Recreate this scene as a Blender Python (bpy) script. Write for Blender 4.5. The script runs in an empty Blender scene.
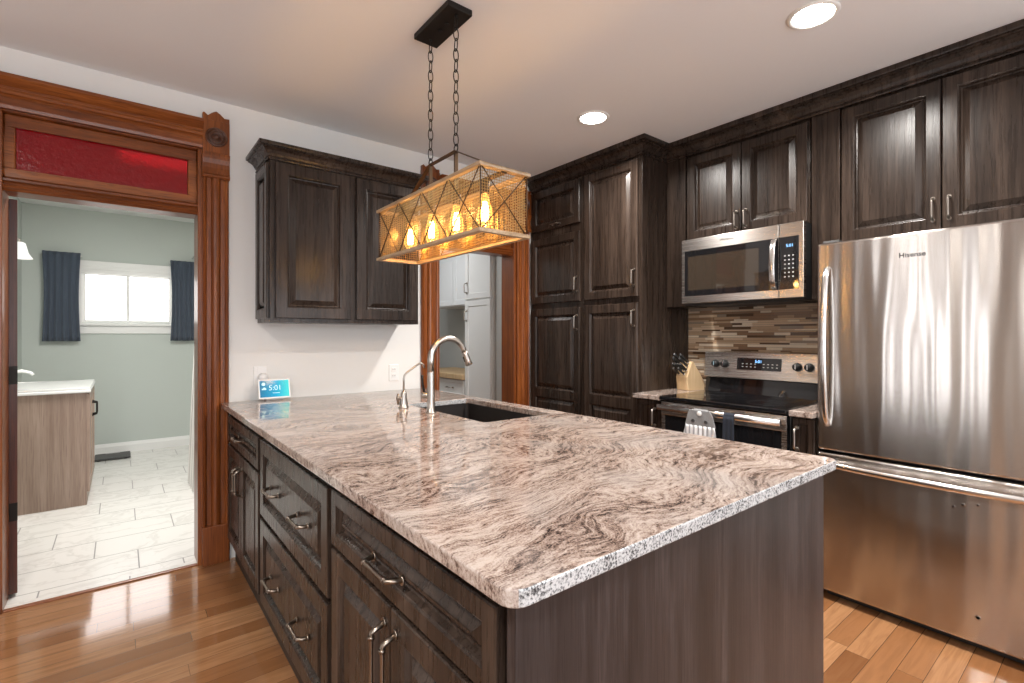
import bpy, bmesh, math, random
from mathutils import Vector, Matrix
S = bpy.context.scene
C = S.collection
random.seed(7)
PI = math.pi

# ------------------------------------------------------------------ camera, world, exposure, large lights
CAM_H = 1.295
YAW = math.atan((512 - 120) / 495.0)
cd = bpy.data.cameras.new('camera'); cam = bpy.data.objects.new('camera', cd); C.objects.link(cam)
cam.location = (0, 0, CAM_H); cam.rotation_euler = (PI / 2, 0, -YAW)
cd.sensor_width = 36; cd.lens = 495 / 1024 * 36; cd.shift_y = -5.5 / 1024; cd.clip_start = 0.02
S.camera = cam
w = bpy.data.worlds.new('sky'); S.world = w; w.use_nodes = True
bg = w.node_tree.nodes['Background']; bg.inputs[0].default_value = (0.75, 0.85, 1.0, 1); bg.inputs[1].default_value = 0.6
S.view_settings.view_transform = 'Standard'; S.view_settings.look = 'None'
S.view_settings.exposure = 0.42; S.view_settings.gamma = 1.0; S.view_settings.use_curve_mapping = False

def area(name, loc, rot, sx, sy, power, col=(1, 1, 1), spread=180, shape='RECTANGLE', parent=None):
    l = bpy.data.lights.new(name, 'AREA'); l.shape = shape; l.size = sx; l.size_y = sy
    l.energy = power; l.color = col; l.spread = math.radians(spread)
    o = bpy.data.objects.new(name, l); C.objects.link(o); o.location = loc; o.rotation_euler = rot
    if parent is not None:
        o.location = Vector(loc) - WL[parent.name]; o.parent = parent
    return o

CEIL = 2.645
XR = 3.37            # right wall face
YB = 3.283           # back wall face
XL, YF = -2.6, -2.3  # unseen left and front walls
# area lamps as daylight through the invented, unseen front and left windows
area('added_daylight_front', (-0.3, YF + 0.05, 1.45), (-PI / 2, 0, PI), 1.9, 1.5, 30, (0.87, 0.93, 1.0))
area('added_daylight_front.001', (2.1, YF + 0.05, 1.45), (-PI / 2, 0, PI), 0.9, 1.5, 15, (0.87, 0.93, 1.0))
area('added_daylight_left', (XL + 0.05, 1.42, 1.4), (0, -PI / 2, 0), 1.4, 0.22, 3.0, (0.95, 0.97, 1.0))
area('added_daylight_left.001', (XL + 0.05, 1.92, 1.4), (0, -PI / 2, 0), 1.4, 0.22, 3.0, (0.95, 0.97, 1.0))
area('bathroom_fill_light', (0.25, 4.5, 2.62), (0, 0, 0), 0.5, 0.5, 45, (1.0, 0.97, 0.93))  # added fill lamp without a fixture, brightens the bathroom
area('mudroom_fill_light', (2.0, 4.6, 2.6), (0, 0, 0), 0.5, 0.5, 12, (0.96, 0.98, 1.0))  # added fill lamp, no fixture, lights the mudroom

# ------------------------------------------------------------------ node helpers
class M:
    def __init__(s, name):
        s.m = bpy.data.materials.new(name); s.m.use_nodes = True
        s.t = s.m.node_tree; s.b = s.t.nodes['Principled BSDF']; s.out = s.t.nodes['Material Output']
    def n(s, ty, **kw):
        nd = s.t.nodes.new('ShaderNode' + ty)
        for k, v in kw.items():
            if k in ('ins',):
                for kk, vv in v.items(): s.set(nd, kk, vv)
            else: setattr(nd, k, v)
        return nd
    def set(s, nd, k, v):
        i = nd.inputs[k]
        if isinstance(v, bpy.types.NodeSocket): s.t.links.new(v, i)
        else: i.default_value = v
    def math(s, op, a, b=0.0, c=None):
        nd = s.n('Math', operation=op); s.set(nd, 0, a); s.set(nd, 1, b)
        if c is not None: s.set(nd, 2, c)
        return nd.outputs[0]
    def vmath(s, op, a, b=(0, 0, 0)):
        nd = s.n('VectorMath', operation=op); s.set(nd, 0, a); s.set(nd, 1, b)
        return nd.outputs['Value'] if op in ('DOT_PRODUCT', 'LENGTH') else nd.outputs['Vector']
    def coord(s, rand=True):
        p = s.n('TexCoord').outputs['Object']
        if rand:
            r = s.n('ObjectInfo').outputs['Random']
            cx = s.n('CombineXYZ', ins={0: s.math('MULTIPLY', r, 13.0), 1: s.math('MULTIPLY', r, 29.0), 2: s.math('MULTIPLY', r, 7.0)})
            p = s.vmath('ADD', p, cx.outputs[0])
        return p
    def noise(s, vec, scale, detail=2, rough=0.5, col=False, dist=0.0):
        nd = s.n('TexNoise', ins={'Vector': vec, 'Scale': scale, 'Detail': detail, 'Roughness': rough, 'Distortion': dist})
        return nd.outputs['Color' if col else 'Fac']
    def scale(s, vec, sc): return s.vmath('MULTIPLY', vec, sc)
    def ramp(s, fac, stops, interp='LINEAR'):
        nd = s.n('ValToRGB'); e = nd.color_ramp.elements; nd.color_ramp.interpolation = interp
        while len(e) < len(stops): e.new(0.5)
        for el, (p, c) in zip(e, stops): el.position = p; el.color = (*c, 1) if len(c) == 3 else c
        s.set(nd, 0, fac); return nd.outputs[0]
    def mix(s, fac, a, b, mode='MIX'):
        nd = s.n('MixRGB', blend_type=mode); s.set(nd, 0, fac)
        for i, v in ((1, a), (2, b)): s.set(nd, i, (*v, 1) if isinstance(v, tuple) and len(v) == 3 else v)
        return nd.outputs[0]
    def bump(s, h, strength=0.2, dist=0.01):
        nd = s.n('Bump', ins={'Height': h, 'Strength': strength, 'Distance': dist}); s.set(s.b, 'Normal', nd.outputs[0])
    def p(s, **kw):
        for k, v in kw.items():
            k = k.replace('_', ' ')
            s.set(s.b, k, (*v, 1) if isinstance(v, tuple) and len(v) == 3 else v)
        return s

def simple(name, col, rough=0.5, metal=0.0, **kw):
    return M(name).p(Base_Color=col, Roughness=rough, Metallic=metal, **kw).m

def emis(name, col, st):
    m = M(name); m.p(Base_Color=(0, 0, 0), Roughness=0.3, Emission_Color=col, Emission_Strength=st); return m.m

def wood(name, dark, mid, light, rough=0.38, grain=(34, 34, 1.6), bump=0.12, coat=0.0, broad=1.0, pores=True, spec=0.5):
    m = M(name); P = m.coord()
    wn = m.noise(m.scale(P, tuple(g * 0.24 for g in grain)), 1.0, 3, 0.55, dist=1.2)
    fine = m.noise(m.scale(P, grain), 1.8, 5, 0.65, dist=0.25)
    f = m.math('ADD', m.math('MULTIPLY', wn, 0.55 * broad), m.math('MULTIPLY', fine, 1 - 0.55 * broad))
    col = m.ramp(f, [(0.30, dark), (0.50, mid), (0.70, light)])
    if pores:
        po = m.noise(m.scale(P, (grain[0] * 6, grain[1] * 6, grain[2] * 3.5)), 1.6, 2, 0.5)
        pf = m.ramp(po, [(0.36, (0, 0, 0)), (0.47, (1, 1, 1))])
        col = m.mix(m.math('MULTIPLY', m.math('SUBTRACT', 1.0, pf), 0.55), col, dark)
    m.p(Base_Color=col, Roughness=m.math('ADD', rough - 0.06, m.math('MULTIPLY', fine, 0.12)), Coat_Weight=coat, Coat_Roughness=0.12, Specular_IOR_Level=spec)
    m.bump(fine, bump, 0.004)
    return m.m

def steel(name, col=(0.60, 0.575, 0.55), rough=0.27, along='Z', aniso=0.75, wavy=0.0, rot=0.0):
    m = M(name); P = m.coord(False)
    if aniso:
        tg = m.n('Tangent', direction_type='RADIAL', axis='Z')
        m.p(Anisotropic=aniso, Anisotropic_Rotation=rot); m.set(m.b, 'Tangent', tg.outputs[0])
    br = m.noise(m.scale(P, (3, 3, 700)), 1.0, 2, 0.5)
    m.p(Base_Color=col, Metallic=1.0, Roughness=m.math('ADD', rough - 0.02, m.math('MULTIPLY', br, 0.04)))
    if wavy:
        h = m.noise(m.scale(P, (1, 5.5, 0.55)), 1.6, 1, 0.4)
        m.bump(h, 1.0, wavy)
    return m.m

# ------------------------------------------------------------------ mesh builder
WL = {}
class MB:
    def __init__(s): s.v = []; s.f = []; s.mi = []; s.sm = []; s.cur = 0
    def add(s, vs, fs, smooth=False):
        b = len(s.v); s.v += [tuple(x) for x in vs]
        for f in fs: s.f.append([b + i for i in f]); s.mi.append(s.cur); s.sm.append(smooth)
        return s
    def box(s, x0, x1, y0, y1, z0, z1, mi=None):
        if mi is not None: s.cur = mi
        x0, x1 = min(x0, x1), max(x0, x1); y0, y1 = min(y0, y1), max(y0, y1); z0, z1 = min(z0, z1), max(z0, z1)
        v = [(x0, y0, z0), (x1, y0, z0), (x1, y1, z0), (x0, y1, z0), (x0, y0, z1), (x1, y0, z1), (x1, y1, z1), (x0, y1, z1)]
        return s.add(v, [(0, 3, 2, 1), (4, 5, 6, 7), (0, 1, 5, 4), (1, 2, 6, 5), (2, 3, 7, 6), (3, 0, 4, 7)])
    def hexa(s, v): return s.add(v, [(0, 3, 2, 1), (4, 5, 6, 7), (0, 1, 5, 4), (1, 2, 6, 5), (2, 3, 7, 6), (3, 0, 4, 7)])
    def prism(s, pts, a0, a1, fn, smooth=False, cap=True):
        """polygon pts (p,q) extruded over a; fn(p,q,a)->xyz"""
        n = len(pts); v = [fn(p, q, a0) for p, q in pts] + [fn(p, q, a1) for p, q in pts]
        s.add(v, [(i, (i + 1) % n, n + (i + 1) % n, n + i) for i in range(n)], smooth)
        if cap: s.add(v, [tuple(range(n - 1, -1, -1)), tuple(range(n, 2 * n))])
        return s
    def tube(s, pts, r, seg=8, closed=False, flat=1.0, up=None):
        pts = [Vector(p) for p in pts]; n = len(pts); rings = []
        rr = r if isinstance(r, (list, tuple)) else [r] * n
        prev = None
        for i, p in enumerate(pts):
            a = pts[(i - 1) % n] if (i > 0 or closed) else p; b = pts[(i + 1) % n] if (i < n - 1 or closed) else p
            t = (b - a).normalized()
            if prev is None:
                u = Vector(up) if up else (Vector((0, 0, 1)) if abs(t.z) < 0.9 else Vector((1, 0, 0)))
            else: u = prev
            u = (u - t * u.dot(t)).normalized(); prev = u; w_ = t.cross(u)
            rings.append([p + u * (rr[i] * math.cos(2 * PI * k / seg)) + w_ * (rr[i] * flat * math.sin(2 * PI * k / seg)) for k in range(seg)])
        v = [q for R in rings for q in R]; f = []
        for i in range(n if closed else n - 1):
            j = (i + 1) % n
            for k in range(seg): f.append((i * seg + k, i * seg + (k + 1) % seg, j * seg + (k + 1) % seg, j * seg + k))
        s.add(v, f, True)
        if not closed: s.add(v, [tuple(range(seg - 1, -1, -1)), tuple((n - 1) * seg + k for k in range(seg))])
        return s
    def lathe(s, prof, o, axis='Z', seg=24, smooth=True):
        o = Vector(o); v = []; f = []; n = len(prof)
        for r, h in prof:
            for k in range(seg):
                a = 2 * PI * k / seg; c_, s_ = r * math.cos(a), r * math.sin(a)
                d = {'Z': (c_, s_, h), 'X': (h, c_, s_), 'Y': (c_, h, s_), '-X': (-h, c_, s_), '-Y': (c_, -h, s_)}[axis]
                v.append(o + Vector(d))
        for i in range(n - 1):
            for k in range(seg): f.append((i * seg + k, i * seg + (k + 1) % seg, (i + 1) * seg + (k + 1) % seg, (i + 1) * seg + k))
        s.add(v, f, smooth)
        s.add(v, [tuple(range(seg)), tuple((n - 1) * seg + k for k in range(seg))])
        return s
    def xform(s, mat): s.v = [tuple(mat @ Vector(p)) for p in s.v]; return s
    def build(s, name, mats, parent=None, bevel=0.0, bseg=2, at=None, subsurf=0):
        mats = mats if isinstance(mats, (list, tuple)) else [mats]
        me = bpy.data.meshes.new(name)
        if parent is not None: off = WL[parent.name]
        elif at is not None: off = Vector(at)
        else:
            xs, ys, zs = zip(*s.v); off = Vector(((min(xs) + max(xs)) / 2, (min(ys) + max(ys)) / 2, min(zs)))
        me.from_pydata([Vector(p) - off for p in s.v], [], s.f)
        for m in mats: me.materials.append(m)
        for p, mi, sm in zip(me.polygons, s.mi, s.sm): p.material_index = mi; p.use_smooth = sm
        bm = bmesh.new(); bm.from_mesh(me); bmesh.ops.remove_doubles(bm, verts=bm.verts, dist=1e-6)
        bmesh.ops.recalc_face_normals(bm, faces=bm.faces); bm.to_mesh(me); bm.free()
        o = bpy.data.objects.new(name, me); C.objects.link(o)
        if parent is not None: o.parent = parent; WL[o.name] = off
        else: o.location = off; WL[o.name] = off
        if bevel:
            b = o.modifiers.new('bevel', 'BEVEL'); b.width = bevel; b.segments = bseg; b.limit_method = 'ANGLE'; b.angle_limit = math.radians(50)
        if subsurf:
            b = o.modifiers.new('subsurf', 'SUBSURF'); b.levels = b.render_levels = subsurf
        return o

def tag(o, label=None, cat=None, group=None, kind=None):
    for k, v in (('label', label), ('category', cat), ('group', group), ('kind', kind)):
        if v: o[k] = v
    return o
def thing(name, label, cat, loc=(0, 0, 0), group=None, kind=None):
    o = bpy.data.objects.new(name, None); C.objects.link(o); o.location = loc; WL[o.name] = Vector(loc)
    o.empty_display_size = 0.05
    return tag(o, label, cat, group, kind)
def struct(name, loc=(0, 0, 0)): return thing(name, None, None, loc, kind='structure')
def kids(o): return [c for c in bpy.data.objects if c.parent == o]
def copy_tree(o, parent=None):
    c = o.copy(); C.objects.link(c); c.parent = parent
    for ch in kids(o):
        copy_tree(ch, c)
    WL[c.name] = WL.get(o.name, Vector())
    return c

# face maps: (a along, z, d outward) -> xyz
def FX(X0, sgn=-1): return lambda a, z, d: (X0 + sgn * d, a, z)
def FY(Y0, sgn=-1): return lambda a, z, d: (a, Y0 + sgn * d, z)

def ring(mb, fm, r0, d0, r1, d1):
    def cs(r, d): return [fm(r[0], r[2], d), fm(r[1], r[2], d), fm(r[1], r[3], d), fm(r[0], r[3], d)]
    mb.add(cs(r0, d0) + cs(r1, d1), [(i, (i + 1) % 4, 4 + (i + 1) % 4, 4 + i) for i in range(4)])
def ins(r, k): return (r[0] + k, r[1] - k, r[2] + k, r[3] - k)
def door(mb, fm, a0, a1, z0, z1, t=0.021, frame=0.054, panels=None, style='raised'):
    R = (a0, a1, z0, z1)
    ring(mb, fm, R, 0, R, t - 0.003); ring(mb, fm, R, t - 0.003, ins(R, 0.003), t)
    mb.add([fm(a0, z0, 0), fm(a1, z0, 0), fm(a1, z1, 0), fm(a0, z1, 0)], [(0, 1, 2, 3)])
    I = ins(R, 0.003)
    if panels is None: panels = [(z0 + frame, z1 - frame)]
    pa0, pa1 = a0 + frame, a1 - frame
    def q(b0, b1, y0, y1, d): mb.add([fm(b0, y0, d), fm(b1, y0, d), fm(b1, y1, d), fm(b0, y1, d)], [(0, 1, 2, 3)])
    q(I[0], pa0, I[2], I[3], t); q(pa1, I[1], I[2], I[3], t)
    zs = [I[2]] + [z for p in panels for z in p] + [I[3]]
    for i in range(0, len(zs), 2): q(pa0, pa1, zs[i], zs[i + 1], t)
    for (p0, p1) in panels:
        r = (pa0, pa1, p0, p1)
        if style == 'raised':
            st = [(0, t), (0.003, t - 0.003), (0.006, t - 0.004), (0.012, t - 0.016), (0.017, t - 0.017), (0.042, t - 0.004), (0.044, t - 0.003)]
        else:
            st = [(0, t), (0.004, t - 0.008), (0.008, t - 0.008)]
        for (k0, d0), (k1, d1) in zip(st, st[1:]): ring(mb, fm, ins(r, k0), d0, ins(r, k1), d1)
        e = ins(r, st[-1][0]); q(e[0], e[1], e[2], e[3], st[-1][1])

def bow_pull(mb, fm, a, z, L, d0, vertical=True, proj=0.032, r=0.0055, feet=False):
    """bar pull centred at (a,z)"""
    pts = []
    N = 12
    for i in range(N + 1):
        t = i / N; k = (t - 0.5) * L
        d = proj * min(1.0, (1 - abs(2 * t - 1)) / 0.16) ** 0.6 if t not in (0, 1) else 0.0
        pts.append(fm(a, z + k, d0 + d) if vertical else fm(a + k, z, d0 + d))
    rr = [r * (1.35 if i in (0, N) else (1.0 if not feet or abs(i - N / 2) > 2.5 else 0.85)) for i in range(N + 1)]
    mb.tube(pts, rr, 8)
    for e in (-0.5, 0.5):
        p0 = fm(a, z + e * L, d0) if vertical else fm(a + e * L, z, d0)
        p1 = fm(a, z + e * L, d0 + 0.004) if vertical else fm(a + e * L, z, d0 + 0.004)
        mb.tube([p0, p1], r * 2.0, 10)
    if feet:  # small collars near the bends
        for e in (-0.36, 0.36):
            k = e * L
            p0 = fm(a, z + k - 0.004, d0 + proj) if vertical else fm(a + k - 0.004, z, d0 + proj)
            p1 = fm(a, z + k + 0.004, d0 + proj) if vertical else fm(a + k + 0.004, z, d0 + proj)
            mb.tube([p0, p1], r * 1.5, 10)

def text(s, size, depth, fn, name, mat, parent, align='CENTER', bold=0.0):
    cu = bpy.data.curves.new('t', 'FONT'); cu.body = s; cu.size = size; cu.align_x = align; cu.align_y = 'CENTER'; cu.extrude = depth; cu.offset = bold
    o = bpy.data.objects.new('t', cu); C.objects.link(o)
    dg = bpy.context.evaluated_depsgraph_get(); me = o.evaluated_get(dg).to_mesh()
    mb = MB(); mb.add([fn(*v.co) for v in me.vertices], [tuple(p.vertices) for p in me.polygons])
    o.evaluated_get(dg).to_mesh_clear(); bpy.data.objects.remove(o); bpy.data.curves.remove(cu)
    return mb.build(name, mat, parent)

# ------------------------------------------------------------------ materials
m_cab = wood('espresso_wood', (0.008, 0.0050, 0.0038), (0.029, 0.0190, 0.0140), (0.078, 0.053, 0.040), 0.28, spec=0.32)
m_panel = wood('espresso_wood_daylit', (0.010, 0.0075, 0.0075), (0.030, 0.0235, 0.0235), (0.070, 0.056, 0.055), 0.33, spec=0.4)  # espresso wood again, cool daylight tint put into its colour
m_leafwood = wood('dark_red_door', (0.03, 0.008, 0.005), (0.085, 0.022, 0.012), (0.15, 0.042, 0.02), 0.35)
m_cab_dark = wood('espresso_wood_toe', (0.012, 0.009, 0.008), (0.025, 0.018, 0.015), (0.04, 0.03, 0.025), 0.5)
m_trim = wood('varnished_oak', (0.070, 0.016, 0.004), (0.20, 0.055, 0.012), (0.37, 0.120, 0.028), 0.30, grain=(26, 26, 1.2), bump=0.05, coat=0.1, spec=0.35)
m_trimx = wood('varnished_oak_rail', (0.070, 0.016, 0.004), (0.20, 0.055, 0.012), (0.37, 0.120, 0.028), 0.30, grain=(1.2, 26, 26), bump=0.05, coat=0.1, spec=0.35)
m_rose = wood('dark_walnut_carving', (0.03, 0.010, 0.005), (0.07, 0.022, 0.009), (0.12, 0.04, 0.015), 0.3, coat=0.3)
m_vanity = wood('weathered_oak_laminate', (0.21, 0.140, 0.105), (0.36, 0.265, 0.21), (0.50, 0.39, 0.32), 0.45, grain=(18, 18, 0.9))
m_block = wood('pale_beech', (0.42, 0.27, 0.13), (0.58, 0.40, 0.22), (0.68, 0.50, 0.30), 0.5, pores=False)
m_drift = wood('driftwood_finish', (0.20, 0.13, 0.075), (0.40, 0.28, 0.17), (0.55, 0.42, 0.28), 0.6, grain=(40, 2, 40))
m_wall = M('warm_white_paint'); _p = m_wall.coord(False)
m_wall.p(Base_Color=(0.78, 0.775, 0.755), Roughness=0.75); m_wall.bump(m_wall.noise(_p, 90, 3), 0.05, 0.002); m_wall = m_wall.m
m_ceil = M('ceiling_paint'); _p = m_ceil.coord(False)
m_ceil.p(Base_Color=(0.82, 0.83, 0.85), Roughness=0.85); m_ceil.bump(m_ceil.noise(_p, 60, 3), 0.06, 0.003); m_ceil = m_ceil.m
m_sage = simple('sage_green_paint', (0.53, 0.575, 0.54), 0.7)
m_grey = simple('soft_grey_paint', (0.52, 0.53, 0.51), 0.7)
m_white = simple('white_enamel', (0.80, 0.80, 0.78), 0.35)
m_whitegloss = simple('white_lacquer', (0.80, 0.81, 0.81), 0.18)
m_quartz = simple('white_vanity_top', (0.85, 0.85, 0.84), 0.15)
m_plastic = simple('white_plastic', (0.80, 0.80, 0.79), 0.35)
m_black = simple('black_plastic', (0.010, 0.010, 0.010), 0.5)
m_blackglass = simple('black_glass', (0.008, 0.008, 0.009), 0.04, Coat_Weight=0.5, Coat_Roughness=0.03)
m_iron = simple('black_iron', (0.020, 0.017, 0.015), 0.5, 0.6)
m_bronze = simple('oiled_bronze_strap', (0.09, 0.055, 0.032), 0.45, 0.8)
m_brass = simple('brass_mesh', (0.42, 0.27, 0.11), 0.38, 0.9)
m_nickel = simple('brushed_nickel', (0.50, 0.46, 0.42), 0.28, 1.0)
m_pull = simple('satin_nickel_pull', (0.36, 0.32, 0.285), 0.3, 1.0)
m_pewter = simple('pewter_pull', (0.27, 0.225, 0.185), 0.3, 1.0)
m_chrome = simple('chrome', (0.75, 0.75, 0.76), 0.1, 1.0)
m_steel = steel('brushed_steel', rot=0.25)
m_fridge = steel('brushed_steel_door', (0.54, 0.505, 0.475), 0.21, aniso=0.93, wavy=0.008, rot=0.25)
m_steel_handle = steel('steel_handle', (0.72, 0.71, 0.70), 0.22, aniso=0.0)
m_darkgrey = simple('dark_grey_case', (0.05, 0.05, 0.05), 0.5)
m_sink = simple('dark_composite_sink', (0.022, 0.019, 0.018), 0.4)
m_navy = M('slate_blue_cloth'); _p = m_navy.coord()
m_navy.p(Base_Color=m_navy.mix(m_navy.noise(m_navy.scale(_p, (60, 60, 200)), 3, 2), (0.052, 0.068, 0.096), (0.080, 0.102, 0.138)), Roughness=0.95, Sheen_Weight=0.2); m_navy = m_navy.m
m_amber = None

def granite(name, cross=False):
    m = M(name); P = m.coord(False)
    if cross:
        a = m.noise(P, 210, 3, 0.6); b = m.noise(P, 28, 3, 0.6)
        f = m.math('ADD', m.math('MULTIPLY', a, 0.75), m.math('MULTIPLY', b, 0.3))
        col = m.ramp(f, [(0.40, (0.04, 0.04, 0.045)), (0.46, (0.16, 0.165, 0.17)), (0.51, (0.36, 0.37, 0.38)), (0.60, (0.55, 0.56, 0.57))])
        m.p(Base_Color=col, Roughness=0.25); return m.m
    w1 = m.vmath('SUBTRACT', m.noise(P, 1.35, 2, 0.5, col=True), (0.5, 0.5, 0.5))
    w2 = m.vmath('SUBTRACT', m.noise(P, 7.0, 3, 0.55, col=True), (0.5, 0.5, 0.5))
    q = m.vmath('ADD', m.vmath('ADD', P, m.vmath('MULTIPLY', w1, (0.75, 0.75, 0.0))), m.vmath('MULTIPLY', w2, (0.09, 0.09, 0.09)))
    dirv = Vector((0.985, 0.12, 0)).normalized(); nrm = Vector((-dirv.y, dirv.x, 0))
    al = m.vmath('DOT_PRODUCT', q, tuple(dirv)); ac = m.vmath('DOT_PRODUCT', q, tuple(nrm))
    z = m.n('SeparateXYZ', ins={0: q}).outputs[2]
    def st(sa, sc, det, ro, off):
        v = m.n('CombineXYZ', ins={0: m.math('MULTIPLY', al, sa), 1: m.math('MULTIPLY', ac, sc), 2: m.math('ADD', m.math('MULTIPLY', z, sc * 0.6), off)}).outputs[0]
        return m.noise(v, 1.0, det, ro)
    big = st(1.8, 11, 3, 0.6, 0.0); med = st(7, 46, 6, 0.72, 4.0); fine = st(30, 130, 3, 0.6, 9.0); spk = m.noise(P, 260, 2, 0.6)
    f = m.math('ADD', m.math('ADD', m.math('MULTIPLY', big, 0.20), m.math('MULTIPLY', med, 0.31)), m.math('ADD', m.math('MULTIPLY', fine, 0.29), m.math('MULTIPLY', spk, 0.20)))
    col = m.ramp(f, [(0.395, (0.028, 0.020, 0.019)), (0.44, (0.11, 0.075, 0.062)), (0.48, (0.27, 0.200, 0.168)), (0.52, (0.385, 0.315, 0.275)), (0.58, (0.50, 0.43, 0.385)), (0.66, (0.42, 0.365, 0.33))])
    grey = m.ramp(m.noise(P, 3.2, 2), [(0.5, (0, 0, 0)), (0.68, (1, 1, 1))])
    col = m.mix(m.math('MULTIPLY', grey, 0.35), col, (0.40, 0.385, 0.375))
    m.p(Base_Color=col, Roughness=0.06, Specular_IOR_Level=0.58); return m.m
m_gran = granite('beige_granite'); m_granx = granite('granite_cut_end', True)

def planks():
    m = M('oak_strip_floor'); P = m.coord(False); sp = m.n('SeparateXYZ', ins={0: P})
    X, Y = sp.outputs[0], sp.outputs[1]; W = 0.083; L = 1.05
    ry = m.math('DIVIDE', Y, W); row = m.math('FLOOR', ry); fy = m.math('SUBTRACT', ry, row)
    wn = m.n('TexWhiteNoise', noise_dimensions='1D', ins={'W': row}).outputs[0]
    rx = m.math('ADD', m.math('DIVIDE', X, L), m.math('MULTIPLY', wn, 7.3)); col_ = m.math('FLOOR', rx); fx = m.math('SUBTRACT', rx, col_)
    cv = m.n('CombineXYZ', ins={0: row, 1: col_}).outputs[0]
    rnd = m.n('TexWhiteNoise', noise_dimensions='2D', ins={'Vector': cv}); rv = rnd.outputs[0]
    off = m.vmath('MULTIPLY', rnd.outputs[1], (9, 9, 9))
    Q = m.vmath('ADD', P, off)
    g = m.noise(m.scale(Q, (2.0, 26, 1)), 1.5, 4, 0.6, dist=1.0); g2 = m.noise(m.scale(Q, (6, 160, 1)), 1.2, 3, 0.6)
    base = m.ramp(rv, [(0.0, (0.16, 0.063, 0.022)), (0.35, (0.25, 0.108, 0.042)), (0.65, (0.32, 0.150, 0.064)), (1.0, (0.43, 0.225, 0.108))])
    c = m.mix(m.ramp(g, [(0.35, (0.55, 0.55, 0.55)), (0.6, (0, 0, 0))]), base, (0.20, 0.088, 0.035))
    c = m.mix(m.math('MULTIPLY', g2, 0.25), c, (0.22, 0.10, 0.045))
    e = 0.012
    gy = m.math('MINIMUM', fy, m.math('SUBTRACT', 1.0, fy)); gx = m.math('MULTIPLY', m.math('MINIMUM', fx, m.math('SUBTRACT', 1.0, fx)), L / W)
    gap = m.math('LESS_THAN', m.math('MINIMUM', gy, gx), e)
    c = m.mix(m.math('MULTIPLY', gap, 0.75), c, (0.05, 0.02, 0.008))
    m.p(Base_Color=c, Roughness=m.math('ADD', 0.06, m.math('MULTIPLY', g, 0.05)), Coat_Weight=0.6, Coat_Roughness=0.05)
    h = m.math('ADD', m.math('MULTIPLY', m.noise(P, 5.0, 2), 0.35), m.math('MULTIPLY', m.math('SUBTRACT', 1.0, gap), 0.25)); m.bump(h, 0.10, 0.004)
    return m.m
m_floor = planks()

def tiles():
    m = M('marble_look_tile'); P = m.coord(False); sp = m.n('SeparateXYZ', ins={0: P})
    X, Y = sp.outputs[0], sp.outputs[1]; W = 0.305; L = 0.61
    ry = m.math('DIVIDE', m.math('SUBTRACT', Y, 3.46), W); row = m.math('FLOOR', ry); fy = m.math('SUBTRACT', ry, row)
    rx = m.math('DIVIDE', m.math('ADD', m.math('SUBTRACT', X, 0.085), m.math('MULTIPLY', row, 0.2033)), L); cl = m.math('FLOOR', rx); fx = m.math('SUBTRACT', rx, cl)
    cv = m.n('CombineXYZ', ins={0: row, 1: cl}).outputs[0]
    rnd = m.n('TexWhiteNoise', noise_dimensions='2D', ins={'Vector': cv}).outputs[1]
    Q = m.vmath('ADD', P, m.vmath('MULTIPLY', rnd, (5, 5, 5)))
    d = m.vmath('ADD', Q, m.vmath('MULTIPLY', m.noise(Q, 3, 3, col=True), (0.6, 0.6, 0)))
    v = m.noise(m.scale(d, (2.2, 4.5, 1)), 1.0, 5, 0.6)
    vein = m.ramp(m.math('ABSOLUTE', m.math('SUBTRACT', v, 0.5)), [(0.0, (1, 1, 1)), (0.035, (0, 0, 0))])
    c = m.mix(m.math('MULTIPLY', vein, 0.40), (0.78, 0.765, 0.735), (0.55, 0.53, 0.50))
    gy = m.math('MULTIPLY', m.math('MINIMUM', fy, m.math('SUBTRACT', 1.0, fy)), W); gx = m.math('MULTIPLY', m.math('MINIMUM', fx, m.math('SUBTRACT', 1.0, fx)), L)
    gap = m.math('LESS_THAN', m.math('MINIMUM', gy, gx), 0.0032)
    c = m.mix(gap, c, (0.27, 0.265, 0.255))
    m.p(Base_Color=c, Roughness=m.math('ADD', 0.22, m.math('MULTIPLY', gap, 0.5))); return m.m
m_tile = tiles()

# ------------------------------------------------------------------ room shell
def S_(mb, name, mat, bevel=0): o = mb.build(name, mat, None, bevel, at=(0, 0, 0)); o['kind'] = 'structure'; return o
WT = 0.17
S_(MB().box(XL - .1, XR + .1, YF - .1, 3.30, -0.08, 0), 'floor', m_floor)
S_(MB().box(-0.9, 1.46, 3.315, 7.1, -0.08, 0), 'floor_bathroom', m_tile)
S_(MB().box(1.54, XR + .1, 3.30, 7.0, -0.08, 0), 'floor_mudroom', m_floor)
S_(MB().box(XL - .1, XR + .1, YF - .1, YB, CEIL, CEIL + 0.08), 'ceiling', m_ceil)
S_(MB().box(-0.9, 1.46, YB + WT, 7.1, CEIL, CEIL + 0.08), 'ceiling_bathroom', m_white)
S_(MB().box(1.54, XR + .1, YB + WT, 7.0, CEIL, CEIL + 0.08), 'ceiling_mudroom', m_white)
D1 = (-0.452, 0.365); D2 = (1.877, 2.64); DT = 2.37
b = MB(); x = XL - .1
for (d0, d1) in (D1, D2):
    b.box(x, d0, YB, YB + WT, 0, CEIL + .05); b.box(d0, d1, YB, YB + WT, DT, CEIL + .05); x = d1
b.box(x, XR + .1, YB, YB + WT, 0, CEIL + .05)
S_(b, 'wall_back', m_wall)
S_(MB().box(XR + .021, XR + .12, YF, YB, 0, CEIL), 'wall_right', m_wall)
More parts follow.
